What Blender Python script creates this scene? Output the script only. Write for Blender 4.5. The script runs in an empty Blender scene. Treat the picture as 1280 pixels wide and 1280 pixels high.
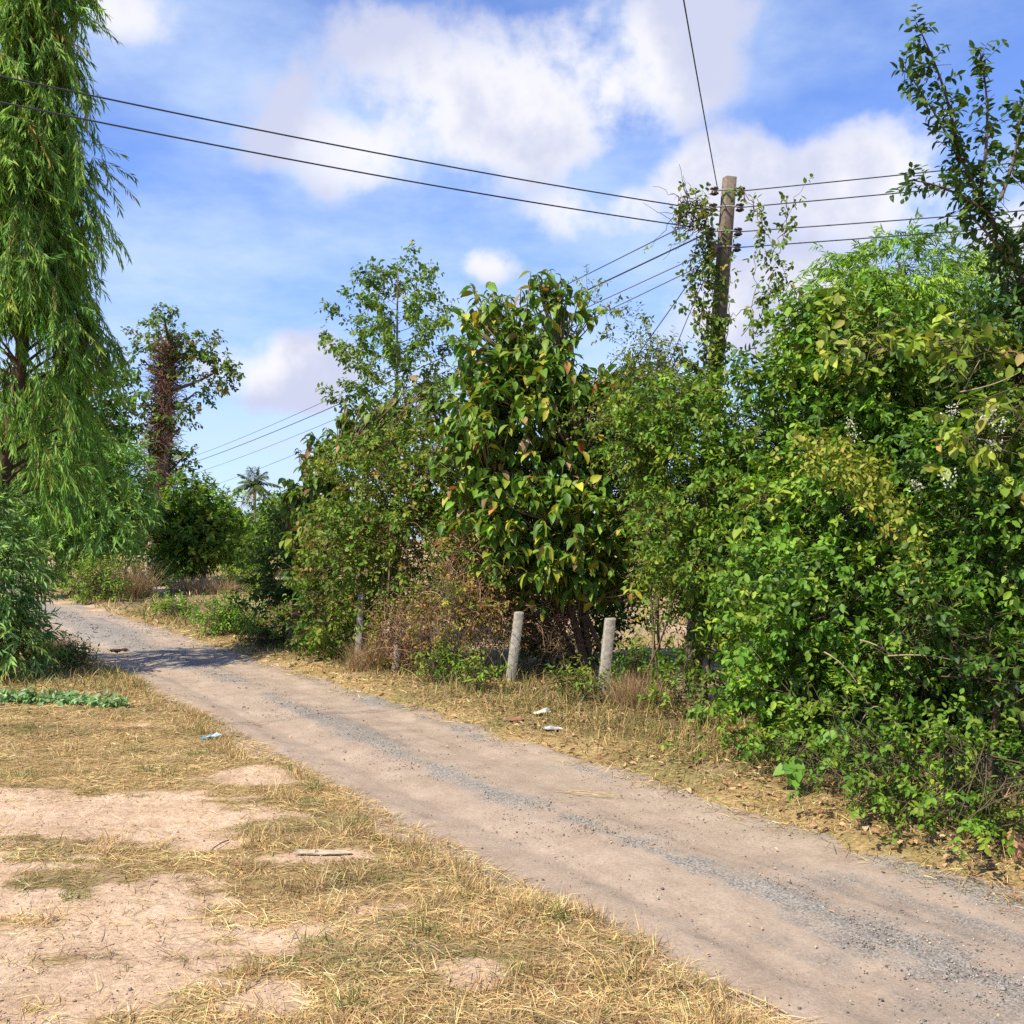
import bpy, math
import numpy as np
from mathutils import Vector, Matrix

# ------------------------------------------------------------------ camera, sky, sun, exposure
SC = bpy.context.scene
COL = SC.collection
CAM_H, F, HOR = 2.0, 1280.0, 672.0           # eye height (m), focal length (photo px), horizon row
PITCH = math.atan((HOR - 640.0) / F)
cam_d = bpy.data.cameras.new('camera')
cam = bpy.data.objects.new('camera', cam_d)
COL.objects.link(cam)
cam.location = (0, 0, CAM_H)
cam.rotation_euler = (math.pi / 2 + PITCH, 0, 0)
cam_d.sensor_width = 36.0
cam_d.lens = 36.0
cam_d.clip_end = 3000
SC.camera = cam

SUN_EL = math.radians(51)
SUN_AZ = math.radians(-133)                   # bearing of the sun from +Y towards +X
world = bpy.data.worlds.new('World')
SC.world = world
world.use_nodes = True
sun_d = bpy.data.lights.new('sun', 'SUN')
sun = bpy.data.objects.new('sun', sun_d)
COL.objects.link(sun)
sun_d.energy = 4.5
sun_d.angle = math.radians(0.55)
sun_d.color = (1.0, 0.90, 0.71)
to_sun = Vector((math.cos(SUN_EL) * math.sin(SUN_AZ), math.cos(SUN_EL) * math.cos(SUN_AZ), math.sin(SUN_EL)))
sun.rotation_euler = (-to_sun).to_track_quat('-Z', 'Y').to_euler()
sun.location = to_sun * 60
SC.view_settings.view_transform = 'Standard'
SC.view_settings.look = 'None'
SC.view_settings.exposure = 0.8
SC.view_settings.gamma = 1.0
SC.render.engine = 'CYCLES'
cy = SC.cycles
cy.max_bounces = 6
cy.diffuse_bounces = 3
cy.glossy_bounces = 2
cy.transmission_bounces = 4
cy.transparent_max_bounces = 4
cy.caustics_reflective = False
cy.caustics_refractive = False
cy.use_denoising = False


def sky_nodes():
    nt = world.node_tree
    nt.nodes.clear()
    N, L = nt.nodes.new, nt.links.new

    def M(op, a, b=None, c=None, clamp=False):
        n = N('ShaderNodeMath'); n.operation = op; n.use_clamp = clamp
        for i, v in enumerate((a, b, c)):
            if v is None: continue
            if isinstance(v, (int, float)): n.inputs[i].default_value = v
            else: L(v, n.inputs[i])
        return n.outputs[0]

    def step(v, lo, hi):
        n = N('ShaderNodeMapRange'); n.interpolation_type = 'SMOOTHSTEP'
        L(v, n.inputs['Value']); n.inputs['From Min'].default_value = lo; n.inputs['From Max'].default_value = hi
        return n.outputs[0]

    out = N('ShaderNodeOutputWorld'); bg = N('ShaderNodeBackground')
    sky = N('ShaderNodeTexSky'); sky.sky_type = 'NISHITA'; sky.sun_disc = False
    sky.sun_elevation = SUN_EL; sky.sun_rotation = SUN_AZ
    sky.altitude = 100; sky.air_density = 1.0; sky.dust_density = 0.6; sky.ozone_density = 3.0
    tc = N('ShaderNodeTexCoord')
    sep = N('ShaderNodeSeparateXYZ'); L(tc.outputs['Generated'], sep.inputs[0])
    x, y, z = sep.outputs
    az = M('ARCTAN2', x, y)
    el = M('ARCSINE', z)
    # cloud deck seen in perspective: direction divided by height above the horizon
    zz = M('ADD', M('MAXIMUM', z, 0.0), 0.16)
    cmb = N('ShaderNodeCombineXYZ'); L(M('DIVIDE', x, zz), cmb.inputs[0]); L(M('DIVIDE', y, zz), cmb.inputs[1])
    def noise(vec, scale, det, rough, off):
        mp = N('ShaderNodeMapping'); L(vec, mp.inputs[0]); mp.inputs['Location'].default_value = off
        n = N('ShaderNodeTexNoise'); n.inputs['Scale'].default_value = scale; n.inputs['Detail'].default_value = det
        n.inputs['Roughness'].default_value = rough; L(mp.outputs[0], n.inputs['Vector'])
        return n.outputs['Fac']
    n_big = noise(cmb.outputs[0], 0.8, 3, 0.5, (3.1, 7.7, 0))
    n_fine = noise(tc.outputs['Generated'], 6.0, 10, 0.56, (1.3, 0.2, 5.0))
    n_wisp = noise(cmb.outputs[0], 1.7, 7, 0.6, (9.0, 2.0, 1.0))
    # the larger cumulus heaps, by bearing and height (degrees), each a soft ellipse
    heaps = [(-1.0, 22.8, 11.5, 5.0), (6.0, 24.4, 7.0, 4.4), (-8.0, 20.6, 6.0, 3.0), (11.5, 18.8, 5.5, 3.2), (19.8, 18.2, 7.0, 4.0), (5.0, 17.6, 6.0, 2.2),
             (-12.8, 9.2, 4.6, 2.1), (-21.5, 25.8, 4.5, 1.8), (-1.3, 15.0, 2.4, 1.4), (15.0, 12.5, 9.0, 3.0), (30.0, 15.0, 7.0, 3.5),
             (-40, 20, 10, 4), (48, 24, 9, 5), (70, 17, 12, 4), (-75, 26, 10, 5), (-110, 15, 14, 4), (110, 25, 10, 5), (150, 18, 13, 5), (-155, 24, 11, 5)]
    acc = None
    R = math.radians
    for a, e, ra, re_ in heaps:
        da = M('MULTIPLY', M('SUBTRACT', az, R(a)), 1 / R(ra))
        de = M('MULTIPLY', M('SUBTRACT', el, R(e)), 1 / R(re_))
        d = M('ADD', M('MULTIPLY', da, da), M('MULTIPLY', de, de))
        b = M('SUBTRACT', 1.0, d)
        acc = b if acc is None else M('MAXIMUM', acc, b)
    acc = M('MAXIMUM', acc, -1.2)
    heap = M('ADD', M('MULTIPLY', acc, 0.42), M('MULTIPLY', M('SUBTRACT', n_fine, 0.5), 2.5))
    heap = M('ADD', heap, M('MULTIPLY', M('SUBTRACT', n_big, 0.5), 0.45))
    m_heap = step(heap, -0.06, 0.30)
    # thin veil, thicker towards the horizon
    veil = M('ADD', M('MULTIPLY', M('SUBTRACT', n_wisp, 0.47), 2.1), M('MULTIPLY', M('SUBTRACT', 0.36, el), 0.85))
    m_veil = M('MULTIPLY', step(veil, -0.35, 0.6), 0.82)
    # cloud colour: sunlit white with grey-lavender bellies where the heap is thick
    thick = step(M('SUBTRACT', n_fine, M('MULTIPLY', acc, 0.06)), 0.36, 0.56)
    ccol = N('ShaderNodeMix'); ccol.data_type = 'RGBA'
    L(thick, ccol.inputs['Factor'])
    ccol.inputs['A'].default_value = (5.3, 5.3, 5.6, 1); ccol.inputs['B'].default_value = (3.6, 3.8, 4.9, 1)
    tint = N('ShaderNodeMix'); tint.data_type = 'RGBA'; tint.blend_type = 'MULTIPLY'; tint.inputs['Factor'].default_value = 1.0
    L(sky.outputs[0], tint.inputs['A']); tint.inputs['B'].default_value = (0.84, 0.95, 1.33, 1)
    m1 = N('ShaderNodeMix'); m1.data_type = 'RGBA'; L(m_veil, m1.inputs['Factor'])
    L(tint.outputs['Result'], m1.inputs['A']); m1.inputs['B'].default_value = (3.7, 4.6, 6.0, 1)
    m2 = N('ShaderNodeMix'); m2.data_type = 'RGBA'; L(m_heap, m2.inputs['Factor'])
    L(m1.outputs['Result'], m2.inputs['A']); L(ccol.outputs['Result'], m2.inputs['B'])
    L(m2.outputs['Result'], bg.inputs['Color'])
    bg.inputs['Strength'].default_value = 0.105
    L(bg.outputs[0], out.inputs[0])


sky_nodes()

# ------------------------------------------------------------------ pixel -> place
cp, sp = math.cos(PITCH), math.sin(PITCH)


def ray(px, py):
    u, v = (px - 640.0) / F, (640.0 - py) / F
    return np.array([u, cp - v * sp, sp + v * cp])


def at(px, py, D):
    r = ray(px, py)
    return np.array([0, 0, CAM_H]) + r * (D / r[1])


def gp(px, py):
    r = ray(px, py)
    return np.array([0, 0, CAM_H]) + r * (-CAM_H / r[2])


# ------------------------------------------------------------------ numpy helpers
def rng_(s): return np.random.default_rng(s)


def unit(v):
    return v / np.maximum(np.linalg.norm(v, axis=-1, keepdims=True), 1e-9)


_wv = rng_(7)
_K = unit(_wv.normal(size=(14, 3))) * _wv.uniform(0.6, 1.7, (14, 1)) * 2.2
_PH = _wv.uniform(0, 6.28, 14)


def noise3(P, f=1.0, s=0.0):
    """smooth pseudo-noise, about -1..1"""
    P = np.asarray(P) * f
    r = np.zeros(P.shape[:-1])
    for o in range(3):
        k = _K[o * 4:o * 4 + 5] * (1.0, 2.1, 4.3)[o]
        r += np.sin(P @ k.T + _PH[o * 4:o * 4 + 5] + s * (1 + o)).sum(-1) * (0.30, 0.16, 0.09)[o]
    return r


def noise2(x, y, f=1.0, s=0.0):
    return noise3(np.stack([x, y, np.zeros_like(x) + 0.37 * s], -1), f, s)


def sst(v, a, b):
    t = np.clip((v - a) / (b - a), 0, 1)
    return t * t * (3 - 2 * t)


# ------------------------------------------------------------------ mesh building
class Geo:
    def __init__(s):
        s.V, s.Q, s.T, s.C, s.n = [], [], [], [], 0

    def add(s, V, Q=None, T=None, C=(0.5, 0.5, 0.5)):
        V = np.asarray(V, float).reshape(-1, 3)
        C = np.asarray(C, float)
        if C.ndim == 1: C = np.broadcast_to(C, (len(V), 3))
        s.V.append(V); s.C.append(C)
        if Q is not None and len(Q): s.Q.append(np.asarray(Q) + s.n)
        if T is not None and len(T): s.T.append(np.asarray(T) + s.n)
        s.n += len(V)
        return s

    def mesh(s, name, smooth=False):
        V = np.concatenate(s.V); C = np.concatenate(s.C)
        Q = np.concatenate(s.Q) if s.Q else np.zeros((0, 4), int)
        T = np.concatenate(s.T) if s.T else np.zeros((0, 3), int)
        me = bpy.data.meshes.new(name)
        me.vertices.add(len(V)); me.vertices.foreach_set('co', V.astype(np.float32).ravel())
        nl = Q.size + T.size
        me.loops.add(nl)
        me.loops.foreach_set('vertex_index', np.concatenate([Q.ravel(), T.ravel()]).astype(np.int32))
        me.polygons.add(len(Q) + len(T))
        st = np.concatenate([np.arange(len(Q)) * 4, Q.size + np.arange(len(T)) * 3]).astype(np.int32)
        me.polygons.foreach_set('loop_start', st)
        me.update(calc_edges=True)
        if smooth: me.polygons.foreach_set('use_smooth', np.ones(len(me.polygons), bool))
        a = me.color_attributes.new('col', 'FLOAT_COLOR', 'POINT')
        a.data.foreach_set('color', np.concatenate([C, np.ones((len(C), 1))], 1).astype(np.float32).ravel())
        return me

    def build(s, name, mat, parent=None, smooth=False, kind=None, origin=None):
        if origin is None and parent is not None: origin = np.array(parent.matrix_basis.translation)
        if origin is not None: s.V = [v - origin for v in s.V]
        o = bpy.data.objects.new(name, s.mesh(name, smooth))
        o.data.materials.append(mat)
        COL.objects.link(o)
        if parent is not None: o.parent = parent
        elif origin is not None: o.location = origin
        if kind: o['kind'] = kind
        return o


def tag(o, label, cat, group=None):
    o['label'] = label; o['category'] = cat
    if group: o['group'] = group
    return o


def thing(name, loc, label, cat, group=None):
    o = bpy.data.objects.new(name, None)
    COL.objects.link(o)
    o.location = loc
    o.matrix_basis = Matrix.Translation(Vector(loc))
    o.empty_display_size = 0.2
    return tag(o, label, cat, group)


def tubes(P, R, sides=5, cap=True):
    """P (T,M,3) polylines, R (T,M) or (M,) radii -> V, Q, tris"""
    P = np.asarray(P, float)
    if P.ndim == 2: P = P[None]
    T, M, _ = P.shape
    R = np.broadcast_to(np.asarray(R, float), (T, M))
    tan = np.empty_like(P)
    tan[:, 1:-1] = P[:, 2:] - P[:, :-2]; tan[:, 0] = P[:, 1] - P[:, 0]; tan[:, -1] = P[:, -1] - P[:, -2]
    tan = unit(tan)
    main = unit(P[:, -1] - P[:, 0])[:, None]
    ref = np.where(np.abs(main[..., 2:3]) > 0.8, np.array([1.0, 0.13, 0]), np.array([0, 0.1, 1.0]))
    a = unit(np.cross(tan, ref)); b = np.cross(tan, a)
    th = np.arange(sides) / sides * 2 * np.pi
    V = P[:, :, None] + R[..., None, None] * (a[:, :, None] * np.cos(th)[:, None] + b[:, :, None] * np.sin(th)[:, None])
    idx = np.arange(T * M * sides).reshape(T, M, sides)
    q = np.stack([idx[:, :-1], np.roll(idx, -1, 2)[:, :-1], np.roll(idx, -1, 2)[:, 1:], idx[:, 1:]], -1).reshape(-1, 4)
    return V.reshape(-1, 3), q


def arc(p0, p1, bow, M=6):
    """quadratic curves from p0 to p1 (T,3) with the middle pushed by bow"""
    p0, p1, bow = np.broadcast_arrays(*(np.atleast_2d(v) for v in (p0, p1, bow)))
    t = np.linspace(0, 1, M)[None, :, None]
    mid = (p0 + p1) / 2 + bow
    return (1 - t) ** 2 * p0[:, None] + 2 * t * (1 - t) * mid[:, None] + t ** 2 * p1[:, None]


def pick_cols(rng, pal, n, jit=0.22):
    c = np.array([p[0] for p in pal]); w = np.array([p[1] for p in pal], float)
    k = rng.choice(len(c), n, p=w / w.sum())
    out = c[k] * (1 + rng.normal(0, jit, (n, 1))) * (1 + rng.normal(0, 0.07, (n, 3)))
    return np.clip(out, 0.008, 0.75)


SHAPES = {
    # stations t, half width, droop
    'big': (np.array([0, .22, .5, .78, 1.0]), np.array([.10, .78, 1.0, .62, .03])),
}


def leaf_geo(rng, P, D, N, L, W, cols, shape='oval', fold=0.25, curl=0.15):
    """leaves at P pointing along D with upper side N"""
    n = len(P)
    D = unit(D); S = unit(np.cross(D, N)); U = np.cross(S, D)
    L = np.broadcast_to(L, (n,))[:, None]; W = np.broadcast_to(W, (n,))[:, None] * 0.5
    if shape == 'diamond':
        b = P; m = P + D * L * 0.45; t = P + D * L - U * L * curl
        l = m + S * W + U * W * fold; r = m - S * W + U * W * fold
        V = np.stack([b, l, t, r], 1)
        i = np.arange(n)[:, None] * 4
        T = np.concatenate([i + [0, 2, 1], i + [0, 3, 2]]); Q = None
        k = 4
    elif shape == 'oval':
        b = P; t = P + D * L - U * L * curl
        l1 = P + D * L * .30 + S * W * .9 + U * W * fold; r1 = P + D * L * .30 - S * W * .9 + U * W * fold
        l2 = P + D * L * .66 + S * W * .85 + U * (W * fold - L * curl * .4); r2 = P + D * L * .66 - S * W * .85 + U * (W * fold - L * curl * .4)
        V = np.stack([b, l1, l2, t, r2, r1], 1)
        i = np.arange(n)[:, None] * 6
        Q = np.concatenate([i + [0, 3, 2, 1], i + [0, 5, 4, 3]]); T = None
        k = 6
    else:
        ts, ws = SHAPES[shape]
        m = len(ts)
        rows = []
        for t, w in zip(ts, ws):
            c = P + D * L * (t - 0.12 * curl * t * t) - U * L * curl * t * t
            rows += [c + S * W * w + U * W * fold * w, c, c - S * W * w + U * W * fold * w]
        V = np.stack(rows, 1); k = 3 * m
        q = []
        for a in range(m - 1):
            q += [[3 * a, 3 * a + 1, 3 * a + 4, 3 * a + 3], [3 * a + 1, 3 * a + 2, 3 * a + 5, 3 * a + 4]]
        Q = (np.arange(n)[:, None, None] * k + np.array(q)[None]).reshape(-1, 4); T = None
    return V.reshape(-1, 3), Q, T, np.repeat(cols, k, 0)


UP = np.array([0, 0, 1.0])


def shoot_leaves(rng, P, D, L, n, ll, lw, pal, droop=0.15, alpha=(45, 75), leafdrop=0.25, jit=0.2, shape='oval', fold=0.25, curl=0.15,
                 start=0.1, up=0.8, tint=None):
    """n leaves along each of the shoots (P start, D direction, L length). Returns leaf arrays and shoot end points."""
    S = len(P)
    D = unit(D); L = np.broadcast_to(L, (S,))
    t = start + (1 - start) * (np.arange(n) + rng.uniform(0.1, 0.9, (S, n))) / n
    pos = P[:, None] + D[:, None] * (L[:, None] * t)[..., None] - UP * (droop * L[:, None] * t ** 2)[..., None]
    ax = unit(D[:, None] - UP * (2 * droop * t)[..., None])
    phi = np.arange(n)[None] * 2.4 + rng.uniform(0, 6.28, (S, 1)) + rng.normal(0, .5, (S, n))
    ref = np.where(np.abs(ax[..., 2:3]) > .9, np.array([1.0, 0, 0]), UP)
    a = unit(np.cross(ax, ref)); b = np.cross(ax, a)
    side = a * np.cos(phi)[..., None] + b * np.sin(phi)[..., None]
    al = np.radians(rng.uniform(*alpha, (S, n)))[..., None]
    d = unit(ax * np.cos(al) + side * np.sin(al) - UP * leafdrop * rng.uniform(0.3, 1.4, (S, n, 1)))
    nr = unit(UP * up + ax * 0.25 + rng.normal(0, .38, (S, n, 3)))
    sh = np.repeat(pick_cols(rng, pal, S, jit), n, 0) * 0.55 + pick_cols(rng, pal, S * n, jit) * 0.45
    if tint is not None:
        tv = np.repeat(tint, n)[:, None]; sh = np.clip(sh * (1 + np.clip(tv, -.45, .6) * [1.25, 1.0, .6]), .008, .7)
    sc = rng.uniform(.65, 1.2, S * n)
    return leaf_geo(rng, pos.reshape(-1, 3), d.reshape(-1, 3), nr.reshape(-1, 3), ll * sc, lw * sc, sh, shape, fold, curl)


def lobe_shoots(rng, lobes, dens, upb=0.3, inner=0.45, rough=0.28, hole=-0.45, hf=1.6, zmin=0.05, rnd=0.45, core=0.0, clump=None, tints=False):
    """start points and directions of shoots spread through lumpy ellipsoids; dens = shoots per square metre of surface.
    clump = (shoots per clump, clump radius): shoots gather in rounded sprays with gaps between, over a looser inner fill"""
    PP, DD, TT = [], [], []
    for i, (c, r) in enumerate(lobes):
        c = np.asarray(c); r = np.asarray(r)
        area = 4 * np.pi * ((r[0] * r[1]) ** 1.6 / 3 + (r[0] * r[2]) ** 1.6 / 3 + (r[1] * r[2]) ** 1.6 / 3) ** (1 / 1.6)
        n = max(6, int(area * dens))
        per, rad = clump or (1, 0.0)
        nc = max(4, n // per)
        d = unit(rng.normal(size=(nc, 3)))
        f = inner + (1 - inner) * rng.uniform(0, 1, nc) ** 0.45
        f0 = f
        f = f * (1 + rough * noise3(d * 1.0 + i * 3.7, 1.6))
        p = c + d * r * f[:, None]
        nn = unit(d / r)
        k = (noise3(p, hf, 2.0 + i) > hole) | (f0 < core)
        p, nn = p[k], nn[k]
        tn = rng.normal(0, .20, len(p))
        if per > 1:
            sz = rng.uniform(.6, 1.45, len(p))
            rp = np.maximum(2, (per * sz * rng.uniform(.6, 1.4, len(p))).astype(int))
            p, nn, tn, sz = (np.repeat(a, rp, 0) for a in (p, nn, tn, sz))
            off = rng.normal(size=p.shape) * [1, 1, .65]
            p = p + off * rad * sz[:, None] * .6
            dd = unit(nn * 0.55 + unit(off) * .6 + UP * upb + rng.normal(0, rnd, p.shape))
        else:
            dd = unit(nn * 0.75 + UP * upb + rng.normal(0, rnd, p.shape))
        k = p[:, 2] > zmin
        PP.append(p[k]); DD.append(dd[k]); TT.append(tn[k])
    if tints: return np.concatenate(PP), np.concatenate(DD), np.concatenate(TT)
    return np.concatenate(PP), np.concatenate(DD)


# ------------------------------------------------------------------ materials
def new_mat(name):
    m = bpy.data.materials.new(name); m.use_nodes = True
    nt = m.node_tree; nt.nodes.clear()
    return m, nt, nt.nodes.new, nt.links.new


def leaf_mat(name, trans=0.32, rough=0.45, spec=0.35):
    m, nt, N, L = new_mat(name)
    out = N('ShaderNodeOutputMaterial'); mx = N('ShaderNodeMixShader'); mx.inputs[0].default_value = trans
    at_ = N('ShaderNodeAttribute'); at_.attribute_name = 'col'
    p = N('ShaderNodeBsdfPrincipled'); p.inputs['Roughness'].default_value = rough; p.inputs['Specular IOR Level'].default_value = spec
    t = N('ShaderNodeBsdfTranslucent')
    g = N('ShaderNodeMix'); g.data_type = 'RGBA'; g.blend_type = 'MULTIPLY'; g.inputs['Factor'].default_value = 1
    L(at_.outputs['Color'], g.inputs['A']); g.inputs['B'].default_value = (1.35, 1.5, 0.7, 1)
    L(at_.outputs['Color'], p.inputs['Base Color']); L(g.outputs['Result'], t.inputs['Color'])
    L(p.outputs[0], mx.inputs[1]); L(t.outputs[0], mx.inputs[2]); L(mx.outputs[0], out.inputs[0])
    return m


def dull_mat(name, rough=0.9, noise=None, bump=0.0, nscale=30.0, spec=0.2):
    """colour attribute, broken up by a noise of a few tones"""
    m, nt, N, L = new_mat(name)
    out = N('ShaderNodeOutputMaterial'); p = N('ShaderNodeBsdfPrincipled')
    p.inputs['Roughness'].default_value = rough; p.inputs['Specular IOR Level'].default_value = spec
    at_ = N('ShaderNodeAttribute'); at_.attribute_name = 'col'
    tc = N('ShaderNodeTexCoord'); n = N('ShaderNodeTexNoise'); n.inputs['Scale'].default_value = nscale; n.inputs['Detail'].default_value = 6
    n.inputs['Roughness'].default_value = 0.65
    L(tc.outputs['Object'], n.inputs['Vector'])
    r = N('ShaderNodeValToRGB'); r.color_ramp.elements[0].position = 0.3; r.color_ramp.elements[1].position = 0.7
    lo, hi = noise or (0.7, 1.25)
    r.color_ramp.elements[0].color = (lo, lo, lo, 1); r.color_ramp.elements[1].color = (hi, hi, hi, 1)
    L(n.outputs['Fac'], r.inputs[0])
    g = N('ShaderNodeMix'); g.data_type = 'RGBA'; g.blend_type = 'MULTIPLY'; g.inputs['Factor'].default_value = 1
    L(at_.outputs['Color'], g.inputs['A']); L(r.outputs[0], g.inputs['B']); L(g.outputs['Result'], p.inputs['Base Color'])
    if bump:
        b = N('ShaderNodeBump'); b.inputs['Strength'].default_value = bump; b.inputs['Distance'].default_value = 0.02
        L(n.outputs['Fac'], b.inputs['Height']); L(b.outputs[0], p.inputs['Normal'])
    L(p.outputs[0], out.inputs[0])
    return m


M_LEAF = leaf_mat('leaf', 0.28, 0.55, 0.22)
M_LEAFG = leaf_mat('glossy_leaf', 0.25, 0.5, 0.28)
M_STRAW = leaf_mat('straw', 0.15, 0.6, 0.25)
M_BARK = dull_mat('bark', 0.92, (0.55, 1.3), 0.6, 14.0)
M_TWIG = dull_mat('twig', 0.9, (0.7, 1.2), 0.0, 20.0)
M_CONC = dull_mat('weathered_concrete', 0.9, (0.62, 1.2), 0.5, 22.0)
M_STONE = dull_mat('stone', 0.88, (0.75, 1.2), 0.0, 40.0)
M_LITTER = dull_mat('dry_leaf', 0.8, (0.8, 1.15), 0.0, 60.0)
M_BLACK = dull_mat('cable_sheath', 0.5, (0.9, 1.1), 0.0, 20.0, 0.4)
M_PLASTIC = dull_mat('plastic_film', 0.35, (0.9, 1.08), 0.0, 60.0, 0.5)


def ground_mat():
    """attribute col: r = grass/straw cover, g = green share, b = darker brown tone under plants"""
    m, nt, N, L = new_mat('sandy_soil')
    out = N('ShaderNodeOutputMaterial'); p = N('ShaderNodeBsdfPrincipled')
    p.inputs['Roughness'].default_value = 0.95; p.inputs['Specular IOR Level'].default_value = 0.12
    at_ = N('ShaderNodeAttribute'); at_.attribute_name = 'col'
    sep = N('ShaderNodeSeparateColor'); L(at_.outputs['Color'], sep.inputs[0])
    tc = N('ShaderNodeTexCoord')

    def noise(sc, det, rough=0.6):
        n = N('ShaderNodeTexNoise'); n.inputs['Scale'].default_value = sc; n.inputs['Detail'].default_value = det; n.inputs['Roughness'].default_value = rough
        L(tc.outputs['Object'], n.inputs['Vector']); return n.outputs['Fac']

    def ramp(f, stops):
        r = N('ShaderNodeValToRGB')
        while len(r.color_ramp.elements) < len(stops): r.color_ramp.elements.new(0.5)
        for e, (pp, c) in zip(r.color_ramp.elements, stops): e.position = pp; e.color = (*c, 1)
        L(f, r.inputs[0]); return r.outputs[0]

    def mix(f, a, b, bt='MIX'):
        g = N('ShaderNodeMix'); g.data_type = 'RGBA'; g.blend_type = bt
        if isinstance(f, float): g.inputs['Factor'].default_value = f
        else: L(f, g.inputs['Factor'])
        L(a, g.inputs['A']); L(b, g.inputs['B']); return g.outputs['Result']

    n1, n2, n3 = noise(2.2, 7), noise(28, 8, 0.7), noise(160, 3, 0.7)
    sand = ramp(n1, [(0.25, (.40, .28, .185)), (0.5, (.52, .375, .255)), (0.75, (.60, .45, .32))])
    sand = mix(1.0, sand, ramp(n2, [(0.3, (.72, .70, .68)), (0.62, (1.1, 1.1, 1.1))]), 'MULTIPLY')
    n4 = noise(9, 6, 0.7)
    sand = mix(1.0, sand, ramp(n4, [(0.33, (.86, .83, .79)), (0.52, (1.08, 1.08, 1.08))]), 'MULTIPLY')
    straw = ramp(n2, [(0.32, (.15, .10, .045)), (0.5, (.32, .225, .10)), (0.68, (.44, .33, .16))])
    green = ramp(n2, [(0.3, (.05, .06, .02)), (0.7, (.17, .18, .06))])
    straw = mix(sep.outputs[1], straw, green)
    nm = N('ShaderNodeMath'); nm.operation = 'MULTIPLY_ADD'; L(n2, nm.inputs[0]); nm.inputs[1].default_value = 0.9; nm.inputs[2].default_value = -0.45
    ad = N('ShaderNodeMath'); ad.operation = 'ADD'; L(sep.outputs[0], ad.inputs[0]); L(nm.outputs[0], ad.inputs[1])
    mr = N('ShaderNodeMapRange'); mr.interpolation_type = 'SMOOTHSTEP'; L(ad.outputs[0], mr.inputs[0]); mr.inputs[1].default_value = .28; mr.inputs[2].default_value = .72
    c = mix(mr.outputs[0], sand, straw)
    soil = ramp(n2, [(0.3, (.07, .045, .03)), (0.7, (.19, .12, .075))])  # darker brown ground tone below hedge and eucalyptus
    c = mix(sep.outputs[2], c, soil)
    L(c, p.inputs['Base Color'])
    b = N('ShaderNodeBump'); b.inputs['Strength'].default_value = 0.7; b.inputs['Distance'].default_value = 0.03
    hh = N('ShaderNodeMath'); hh.operation = 'MULTIPLY_ADD'; L(n4, hh.inputs[0]); hh.inputs[1].default_value = 1.6; L(n2, hh.inputs[2])
    L(hh.outputs[0], b.inputs['Height']); L(b.outputs[0], p.inputs['Normal'])
    L(p.outputs[0], out.inputs[0])
    return m


def road_mat():
    """attribute col: r = loose grey gravel, g = dark wheel scuff"""
    m, nt, N, L = new_mat('packed_dirt_and_gravel')
    out = N('ShaderNodeOutputMaterial'); p = N('ShaderNodeBsdfPrincipled')
    p.inputs['Roughness'].default_value = 0.93; p.inputs['Specular IOR Level'].default_value = 0.15
    at_ = N('ShaderNodeAttribute'); at_.attribute_name = 'col'
    sep = N('ShaderNodeSeparateColor'); L(at_.outputs['Color'], sep.inputs[0])
    tc = N('ShaderNodeTexCoord')

    def noise(sc, det, rough=0.6):
        n = N('ShaderNodeTexNoise'); n.inputs['Scale'].default_value = sc; n.inputs['Detail'].default_value = det; n.inputs['Roughness'].default_value = rough
        L(tc.outputs['Object'], n.inputs['Vector']); return n.outputs['Fac']

    def ramp(f, stops):
        r = N('ShaderNodeValToRGB')
        while len(r.color_ramp.elements) < len(stops): r.color_ramp.elements.new(0.5)
        for e, (pp, c) in zip(r.color_ramp.elements, stops): e.position = pp; e.color = (*c, 1)
        L(f, r.inputs[0]); return r.outputs[0]

    def mix(f, a, b, bt='MIX'):
        g = N('ShaderNodeMix'); g.data_type = 'RGBA'; g.blend_type = bt
        if isinstance(f, float): g.inputs['Factor'].default_value = f
        else: L(f, g.inputs['Factor'])
        L(a, g.inputs['A']); L(b, g.inputs['B']); return g.outputs['Result']

    n1, n2 = noise(3.0, 8, 0.65), noise(45, 7, 0.75)
    vo = N('ShaderNodeTexVoronoi'); vo.inputs['Scale'].default_value = 95; L(tc.outputs['Object'], vo.inputs['Vector'])
    sand = ramp(n1, [(0.25, (.275, .21, .155)), (0.5, (.35, .272, .205)), (0.75, (.42, .335, .26))])
    sand = mix(1.0, sand, ramp(n2, [(0.32, (.74, .74, .74)), (0.6, (1.08, 1.08, 1.08))]), 'MULTIPLY')
    bw = N('ShaderNodeRGBToBW'); L(vo.outputs['Color'], bw.inputs[0])
    grav = ramp(bw.outputs[0], [(0.15, (.12, .112, .10)), (0.5, (.235, .215, .188)), (0.85, (.36, .325, .28))])
    nm = N('ShaderNodeMath'); nm.operation = 'MULTIPLY_ADD'; L(n2, nm.inputs[0]); nm.inputs[1].default_value = 1.3; nm.inputs[2].default_value = -0.65
    ad = N('ShaderNodeMath'); ad.operation = 'ADD'; L(sep.outputs[0], ad.inputs[0]); L(nm.outputs[0], ad.inputs[1])
    mr = N('ShaderNodeMapRange'); mr.interpolation_type = 'SMOOTHSTEP'; L(ad.outputs[0], mr.inputs[0]); mr.inputs[1].default_value = .25; mr.inputs[2].default_value = .8
    c = mix(mr.outputs[0], sand, grav)
    dark = ramp(n2, [(0.3, (.13, .105, .085)), (0.7, (.25, .19, .15))])
    c = mix(sep.outputs[1], c, dark)
    L(c, p.inputs['Base Color'])
    b = N('ShaderNodeBump'); b.inputs['Strength'].default_value = 0.6; b.inputs['Distance'].default_value = 0.015
    L(n2, b.inputs['Height']); L(b.outputs[0], p.inputs['Normal'])
    L(p.outputs[0], out.inputs[0])
    return m


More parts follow.
